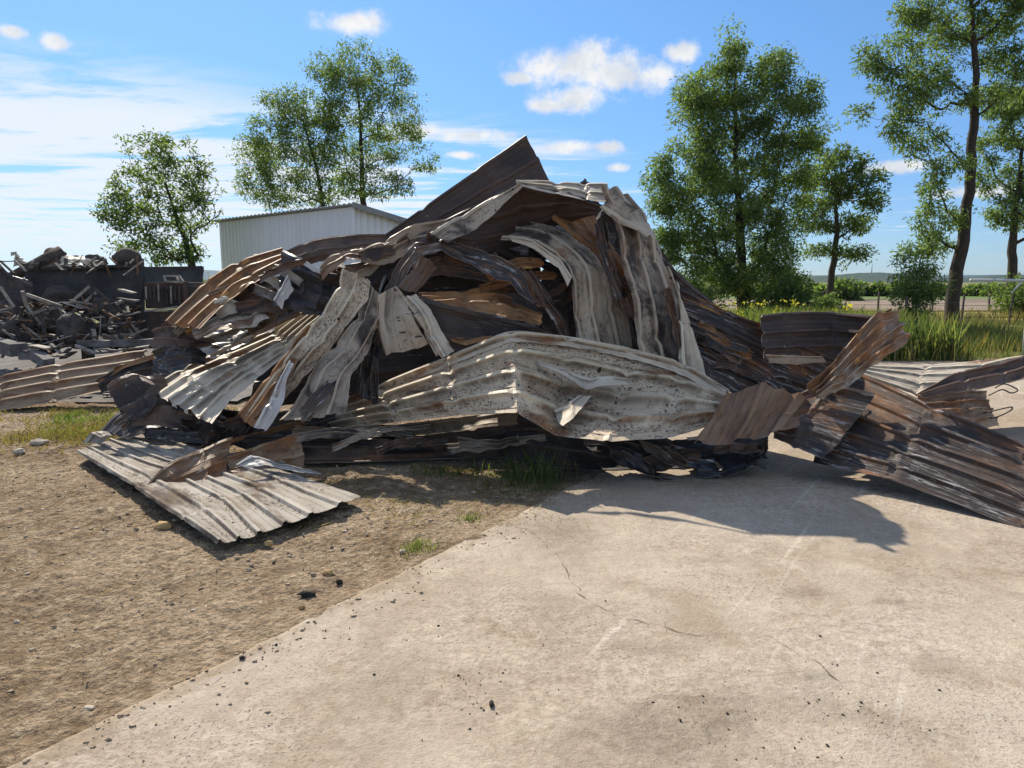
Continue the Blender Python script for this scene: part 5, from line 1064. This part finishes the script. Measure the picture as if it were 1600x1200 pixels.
S('cream curved sheet bulging out of the truck bed rubble', [[(92, 418, 13.6), (98, 402, 13.9)], [(112, 419, 13.5), (114, 399, 13.9)], [(130, 419, 13.5), (130, 403, 13.9)], [(147, 419, 13.6), (146, 407, 13.9)]], 2, 'cream', 'tan', h=.03, cr=.03, **SR)
S('brown crushed sheet between the roll and the cream curved sheet', [[(58, 419, 13.6), (75, 405, 14.0)], [(80, 419, 13.5), (90, 402, 13.9)], [(98, 419, 13.6), (97, 405, 13.9)]], 2, 'brown', 'tan', h=.03, cr=.03, **SR)
S('black sheet hanging at the left end of the truck bed', [[(-10, 400, 12.9), (5, 470, 12.7), (10, 545, 12.5)], [(20, 430, 12.9), (25, 480, 12.6), (30, 540, 12.4)], [(50, 440, 12.9), (55, 490, 12.6), (52, 530, 12.4)]], 2, 'dark', 'dark', h=.03, cr=.07, folds=8, fa=.1, **SR)
# lattice frame of burnt steel bars
lat = empty('burnt_lattice_frame', P(165, 530, 12.2)); tag(lat, 'tilted lattice frame of burnt steel bars leaning in the rubble', 'frame', RG)
for (a, b) in [((98, 484), (140, 447)), ((148, 452), (195, 492)), ((120, 467), (168, 503)), ((110, 490), (150, 457)), ((160, 512), (190, 488)), ((182, 475), (195, 468)), ((195, 468), (215, 480))]:
    bar('bar', P(a[0], a[1], 12.2), P(b[0], b[1], 12.4), .045, .045, M['charlight'] if random.random() < .6 else M['char'], lat)
fr2 = empty('bent_angle_frame', P(40, 520, 12)); tag(fr2, 'bent angle iron frame leaning left of the lattice', 'frame', RG)
for (a, b) in [((35, 455), (42, 478)), ((42, 478), (65, 508)), ((65, 508), (55, 510)), ((41, 460), (96, 479)), ((52, 489), (96, 478)), ((0, 448), (22, 480))]:
    bar('bar', P(a[0], a[1], 11.9), P(b[0], b[1], 12.0), .05, .05, M['charlight'], fr2)
fr3 = empty('burnt_window_frame', P(205, 525, 11.9)); tag(fr3, 'small burnt window frame standing on the rubble', 'frame', RG)
for (a, b) in [((162, 526), (216, 521)), ((216, 521), (216, 510)), ((205, 506), (217, 521)), ((198, 506), (206, 520))]: bar('bar', P(a[0], a[1], 11.8), P(b[0], b[1], 11.85), .04, .04, M['charlight'], fr3)
# dark mass below the truck bed: individual charred lumps and boards
for i, (x, y, D, sx, sy, sz) in enumerate([(30, 520, 11.9, .34, .3, .26), (122, 518, 11.8, .28, .3, .30), (75, 505, 12.6, .35, .3, .25), (170, 520, 12.4, .35, .3, .2), (60, 540, 12.2, .4, .3, .15), (200, 535, 12.6, .3, .3, .15), (150, 535, 12.0, .3, .3, .12), (5, 500, 12.4, .3, .3, .3), (95, 470, 13.0, .4, .3, .25), (170, 485, 13.1, .4, .3, .25), (20, 470, 13.2, .3, .3, .35)]):
    rock(['scorched lump with an ashy top in the rubble', 'tall black lump below the lattice frame'][i] if i < 2 else 'charred black lump buried in the rubble under the truck bed', x, y, D, (sx, sy, sz), 20 + i, 'char', rough=.5, sub=3, name='charred_lump')
rB = random.Random(5)
def block(label, a, b, wd, ht, mat, name='charred_beam', cat='beam', jit=.012, seg=3):
    o = bar(name, a, b, wd, ht, M[mat], None, jit=jit, seg=seg); return tag(o, label, cat, RG)
block('thick ash grey timber baulk at the left edge', P(-14, 538, 11.3), P(30, 546, 10.9), .26, .2, 'ashgrey')
block('short square grey block lying by the scattered boards', P(52, 552, 10.9), P(78, 568, 10.5), .15, .14, 'ashgrey')
block('small reddish grey block leaning on the short square block', P(32, 556, 10.9), P(52, 556, 10.9), .12, .12, 'ashgrey')
block('long ash white beam lying below the window frame', P(124, 536, 11.0), P(172, 536, 11.0), .1, .09, 'ashgrey'); block('second ash white beam end to end with the first', P(172, 536, 11.1), P(240, 534, 11.2), .1, .1, 'ashgrey')
block('thin pale board under the ash white beams', P(185, 547, 10.8), P(232, 541, 10.9), .06, .03, 'charlight', 'board', 'board')
for i, (x, y, x2, y2, wd, mt) in enumerate([(52, 540, 78, 545, .16, 'charlight'), (80, 538, 95, 552, .05, 'charlight'), (75, 530, 78, 545, .04, 'ashgrey'), (85, 545, 110, 540, .1, 'rubble'), (98, 560, 115, 550, .12, 'rubble'), (120, 540, 150, 552, .08, 'charlight'), (140, 553, 175, 550, .1, 'ashgrey'), (40, 548, 60, 551, .09, 'ashgrey'), (82, 556, 105, 556, .08, 'charlight'), (150, 545, 185, 548, .1, 'ashgrey'), (-5, 500, 12, 508, .07, 'charlight'), (78, 522, 100, 528, .1, 'charlight'), (82, 530, 108, 534, .07, 'ashgrey'), (188, 452, 210, 458, .12, 'charlight'), (186, 466, 215, 470, .1, 'ashgrey'), (200, 492, 218, 488, .04, 'charlight'), (60, 495, 88, 500, .06, 'char'), (70, 512, 98, 508, .05, 'ashgrey'), (130, 497, 118, 505, .1, 'rubble'), (186, 524, 205, 530, .1, 'charlight')]):
    D = 10.9 if y > 537 else 11.9
    block({'charlight': 'pale scorched board scattered in the rubble', 'ashgrey': 'ash grey board scattered in the rubble', 'rubble': 'brown scorched board scattered in the rubble', 'char': 'black burnt board scattered in the rubble'}[mt], P(x, y, D), P(x2, y2, D - .1), wd, .025, mt, 'board', 'board', jit=.008, seg=2)
rr5 = random.Random(8)
bm = bmesh.new()
for k in range(900):
    x = rr5.uniform(-9.5, -4.6); y = rr5.uniform(9.9, 12.5); s_ = rr5.uniform(.012, .07); z = .03 + max(0, (y - 11)) * .05
    a = rr5.uniform(0, 6.28); add_bar(bm, (x, y, z), (x + math.cos(a) * s_ * 2, y + math.sin(a) * s_ * 2, z + rr5.uniform(-.02, .04)), s_, s_ * .4)
tag(bm_obj('rubble_bits', bm, M['charlight']), 'small broken bits strewn over the ash', 'rubble', kind='stuff')
for nm, lab, mt, n_, sd_ in (('scrap_tangle', 'tangle of thin burnt rods and slats through the rubble', 'charlight', 70, 3), ('charred_tangle', 'tangle of charred sticks through the rubble', 'char', 90, 4), ('rusty_tangle', 'rusty scraps tangled in the rubble', 'rusttank2', 70, 5)):
    r6 = random.Random(sd_); bm = bmesh.new()
    for k in range(n_):
        x = r6.uniform(-10, 225); y = r6.uniform(472, 548) if r6.random() < .85 else r6.uniform(408, 419); q = P(x, y, 12.9 - (y - 425) * .0125 + r6.uniform(-.25, .1)); q.z = max(q.z, .06)
        d_ = Vector((r6.gauss(0, 1), r6.gauss(0, .5), r6.gauss(0, .55))).normalized() * r6.uniform(.08, .45); add_bar(bm, q - d_ / 2, q + d_ / 2, r6.uniform(.012, .07), r6.uniform(.008, .03), jit=.006)
    tag(bm_obj(nm, bm, M[mt]), lab, 'rubble', kind='stuff')
# burnt cabinet and rusted tank between truck bed and heap
cab = empty('burnt_cabinet', P(255, 520, 12.0)); tag(cab, 'burnt steel cabinet with rusty front beside the truck bed', 'cabinet', RG)
def boxpart(name, a, b, depth, mat, parent):
    a = Vector(a); b = Vector(b); dpt = Vector((.1, depth, 0)); bm = bmesh.new()
    lo = [Vector((a.x, a.y, b.z)), Vector((b.x, b.y, b.z))]; hi = [Vector((a.x, a.y, a.z)), Vector((b.x, b.y, a.z))]
    vs_ = [bm.verts.new(p) for p in (lo[0], lo[1], hi[1], hi[0], lo[0] + dpt, lo[1] + dpt, hi[1] + dpt, hi[0] + dpt)]
    for f in ((0, 1, 2, 3), (5, 4, 7, 6), (4, 0, 3, 7), (1, 5, 6, 2), (3, 2, 6, 7), (4, 5, 1, 0)): bm.faces.new([vs_[i] for i in f])
    bmesh.ops.recalc_face_normals(bm, faces=bm.faces); bmesh.ops.bevel(bm, geom=bm.edges[:], offset=.012, segments=1, affect='EDGES'); return bm_obj(name, bm, mat, parent)
M['rusttank'] = simple('rusty_burnt_steel', (0.10, 0.062, 0.045), (0.045, 0.036, 0.034), 3, 0.7, 0.4, 0.01)
boxpart('upper_box', P(224, 441, 12.6), P(288, 482, 12.6), .8, M['rusttank'], cab); boxpart('lower_box', P(232, 486, 12.0), P(290, 545, 12.0), .8, M['rusttank'], cab); boxpart('door', P(219, 484, 11.98), P(233, 545, 11.98), .05, M['steel'], cab)
bar('ledge', P(228, 486, 11.9), P(282, 479, 11.9), .1, .025, M['charlight'], cab)
for i in range(9): bar('strip', P(228 + i * 6.5, 446 + rB.uniform(-2, 4), 12.55), P(229 + i * 6.5, 478 - rB.uniform(0, 14), 12.55), .025, .02, M['charlight'] if i % 3 == 0 else M['char'], cab)
wf = empty('tilted_window_frame', P(268, 438, 12.8)); tag(wf, 'small pale window frame tilted on top of the burnt cabinet', 'frame', RG)
for (a, b) in [((256, 431), (280, 431)), ((256, 431), (259, 440)), ((280, 431), (287, 441)), ((259, 440), (287, 441)), ((276, 432), (280, 440))]: bar('bar', P(a[0], a[1], 12.6), P(b[0], b[1], 12.5), .03, .03, M['charlight'], wf)
tank = empty('dark_panel', P(310, 470, 12.4)); tag(tank, 'black upright panel standing behind the orange ribbed sheet', 'panel', RG); boxpart('panel', P(289, 447, 12.4), P(322, 540, 12.4), .08, M['steel'], tank); bar('post', P(291, 440, 12.3), P(293, 540, 12.3), .05, .05, M['rusttank'], tank)

# ------------------------------------------------------------------ STONES, CRUMBS
def stone(label, x, y, size, seed, mat, cat='stone', name='stone', sub=2, z=0.0):
    c = G(x, y); c.z = size[2] * .35 - .02 if slab_dist(c.x, c.y) < 0 else size[2] * .55 + .004
    return tag(bm_obj(name, rock_bm(c, size, seed, sub, .45), M[mat], None, False), label, cat, 'stones and lumps on the ground')
stone('ochre stone at the near corner of the flat ribbed sheet', 255, 820, (.06, .04, .03), 1, 'ochre'); stone('ochre flake in front of the cut end of the flat sheet', 420, 846, (.03, .02, .02), 2, 'ochre')
stone('reddish stone on the dirt near the concrete edge', 513, 892, (.035, .025, .02), 3, 'ochre'); stone('dark clod beside the reddish stone', 480, 924, (.05, .025, .018), 4, 'crumb'); stone('small yellow stone at the concrete edge', 471, 945, (.016, .014, .012), 5, 'ochre')
stone('pale flat stone on the lower dirt', 138, 1100, (.025, .016, .008), 6, 'stone'); stone('pale stone in the dry grass', 62, 690, (.10, .06, .04), 7, 'stone'); stone('second pale stone in the dry grass', 30, 704, (.06, .05, .03), 8, 'stone')
stone('small white chip lying in the shadow on the concrete', 1084, 773, (.03, .02, .008), 9, 'stone'); stone('elongated black cinder lying alone on the concrete', 768, 1103, (.010, .020, .010), 10, 'crumb', 'cinder', 'cinder'); stone('black cinder on the concrete edge', 378, 1030, (.014, .010, .008), 11, 'crumb', 'cinder', 'cinder')
stone('dark stone on the dirt by the second grass tuft', 530, 905, (.022, .018, .014), 12, 'crumb'); stone('tan stone near the green tuft at the concrete edge', 628, 858, (.022, .018, .014), 13, 'stone')
def litter(name, label, pts, smin, smax, mat, seed, flat=.6):
    r = np.random.default_rng(seed); ico = bmesh.new(); bmesh.ops.create_icosphere(ico, subdivisions=1, radius=1); bv = np.array([tuple(v.co) for v in ico.verts]); bf = np.array([[v.index for v in f.verts] for f in ico.faces]); ico.free()
    n = len(pts); s_ = (smin + (smax - smin) * r.random(n) ** 3)[:, None, None]; V = bv[None] * s_ * (1 + .35 * r.normal(size=(n, len(bv), 1))) * np.array([1, 1, flat]) * (1 + .4 * r.normal(size=(n, 1, 3)))
    V = V + np.array(pts)[:, None, :]; F = bf[None] + (np.arange(n) * len(bv))[:, None, None]
    return tag(link(name, mesh_np(name, V.reshape(-1, 3), F.reshape(-1, 3)), M[mat]), label, 'debris', kind='stuff')
rc = random.Random(21); pts = []
for (x, y, n, sx, sy) in [(390, 1020, 26, 25, 14), (745, 1060, 22, 22, 8), (735, 1105, 14, 25, 14), (500, 1150, 8, 120, 40), (720, 1000, 12, 120, 50), (1250, 1100, 40, 120, 60), (1320, 1060, 20, 60, 30), (1100, 1150, 36, 130, 40), (900, 1120, 10, 150, 60), (1000, 960, 8, 150, 40), (420, 1005, 12, 12, 8), (1380, 1130, 20, 80, 40)]:
    for _ in range(n):
        q = G(x + rc.gauss(0, sx), min(1260, y + rc.gauss(0, sy)), 0)
        if slab_dist(q.x, q.y) > .03: pts.append((q.x, q.y, .006 + .012 * fbm(q.x * .6, q.y * .6, 7, 3)))
litter('cinder_crumbs', 'black cinder crumbs scattered on the concrete', pts, .0015, .0065, 'crumb', 3)
pts = []
while len(pts) < 4500:
    x = rc.uniform(-6.5, .3); y = rc.uniform(1.6, 8.5)
    if slab_dist(x, y) < -.01: pts.append((x, y, -.028 + .06 * fbm(x * .5, y * .5, 1.3, 3) + .034 * fbm(x * 2.5, y * 2.5, 4.0, 4) + .045 * abs(fbm(x * 6, y * 8, 2.0, 4)) + .016 * fbm(x * 15, y * 22, 6.0, 2)))
litter('gravel', 'small stones loose on the dirt', pts[:1500], .002, .014, 'stone', 4); litter('soil_clods', 'soil clods loose on the dirt', pts[1500:], .002, .015, 'soil', 5)

pts = []
while len(pts) < 900:
    t = rc.uniform(-1, 6.0); w_ = abs(rc.gauss(0, .16)); q = EDGE0 + ed * t + en * w_
    pts.append((q.x, q.y, .006 + .012 * fbm(q.x * .6, q.y * .6, 7, 3)))
litter('edge_grit', 'grit and soil crumbs spilled along the edge of the concrete', pts, .0015, .010, 'soil', 8)
r9 = random.Random(91); pt = []
while len(pt) < 1500:
    x = r9.uniform(-4.5, .4); y = r9.uniform(2.2, 6.6)
    if slab_dist(x, y) < .25 and r9.random() < max(0, .1 + 2.0 * fbm(x * 1.1, y * 1.1, 21, 3)): pt.append((x, y, .012 if slab_dist(x, y) > -.1 else -.005))
tag(blades('straw_wisps', pt, .006, .02, .004, 4.5, 'drygrass', 92), 'short straw wisps lying on the dirt', 'straw', kind='stuff')
# ------------------------------------------------------------------ HAZE
HAZE = 5.5e-5
bm = bmesh.new(); bmesh.ops.create_cube(bm, size=1)
for v in bm.verts: v.co = Vector((v.co.x * 15000, 2350 + v.co.y * 5600, 60 + v.co.z * 130))
hm = bpy.data.materials.new('air_haze'); hm.use_nodes = True; ht = hm.node_tree
for n_ in list(ht.nodes): ht.nodes.remove(n_)
ho = ht.nodes.new('ShaderNodeOutputMaterial'); hv = ht.nodes.new('ShaderNodeVolumePrincipled'); hv.inputs['Color'].default_value = (.45, .68, 1, 1); hv.inputs['Density'].default_value = HAZE; hv.inputs['Anisotropy'].default_value = 0.3
ht.links.new(hv.outputs[0], ho.inputs['Volume'])
tag(bm_obj('haze', bm, hm), kind='stuff')
print('leaves', tree.leaves, 'tris', sum(len(o.data.loops) - 2 * len(o.data.polygons) for o in bpy.data.objects if o.type == 'MESH'))
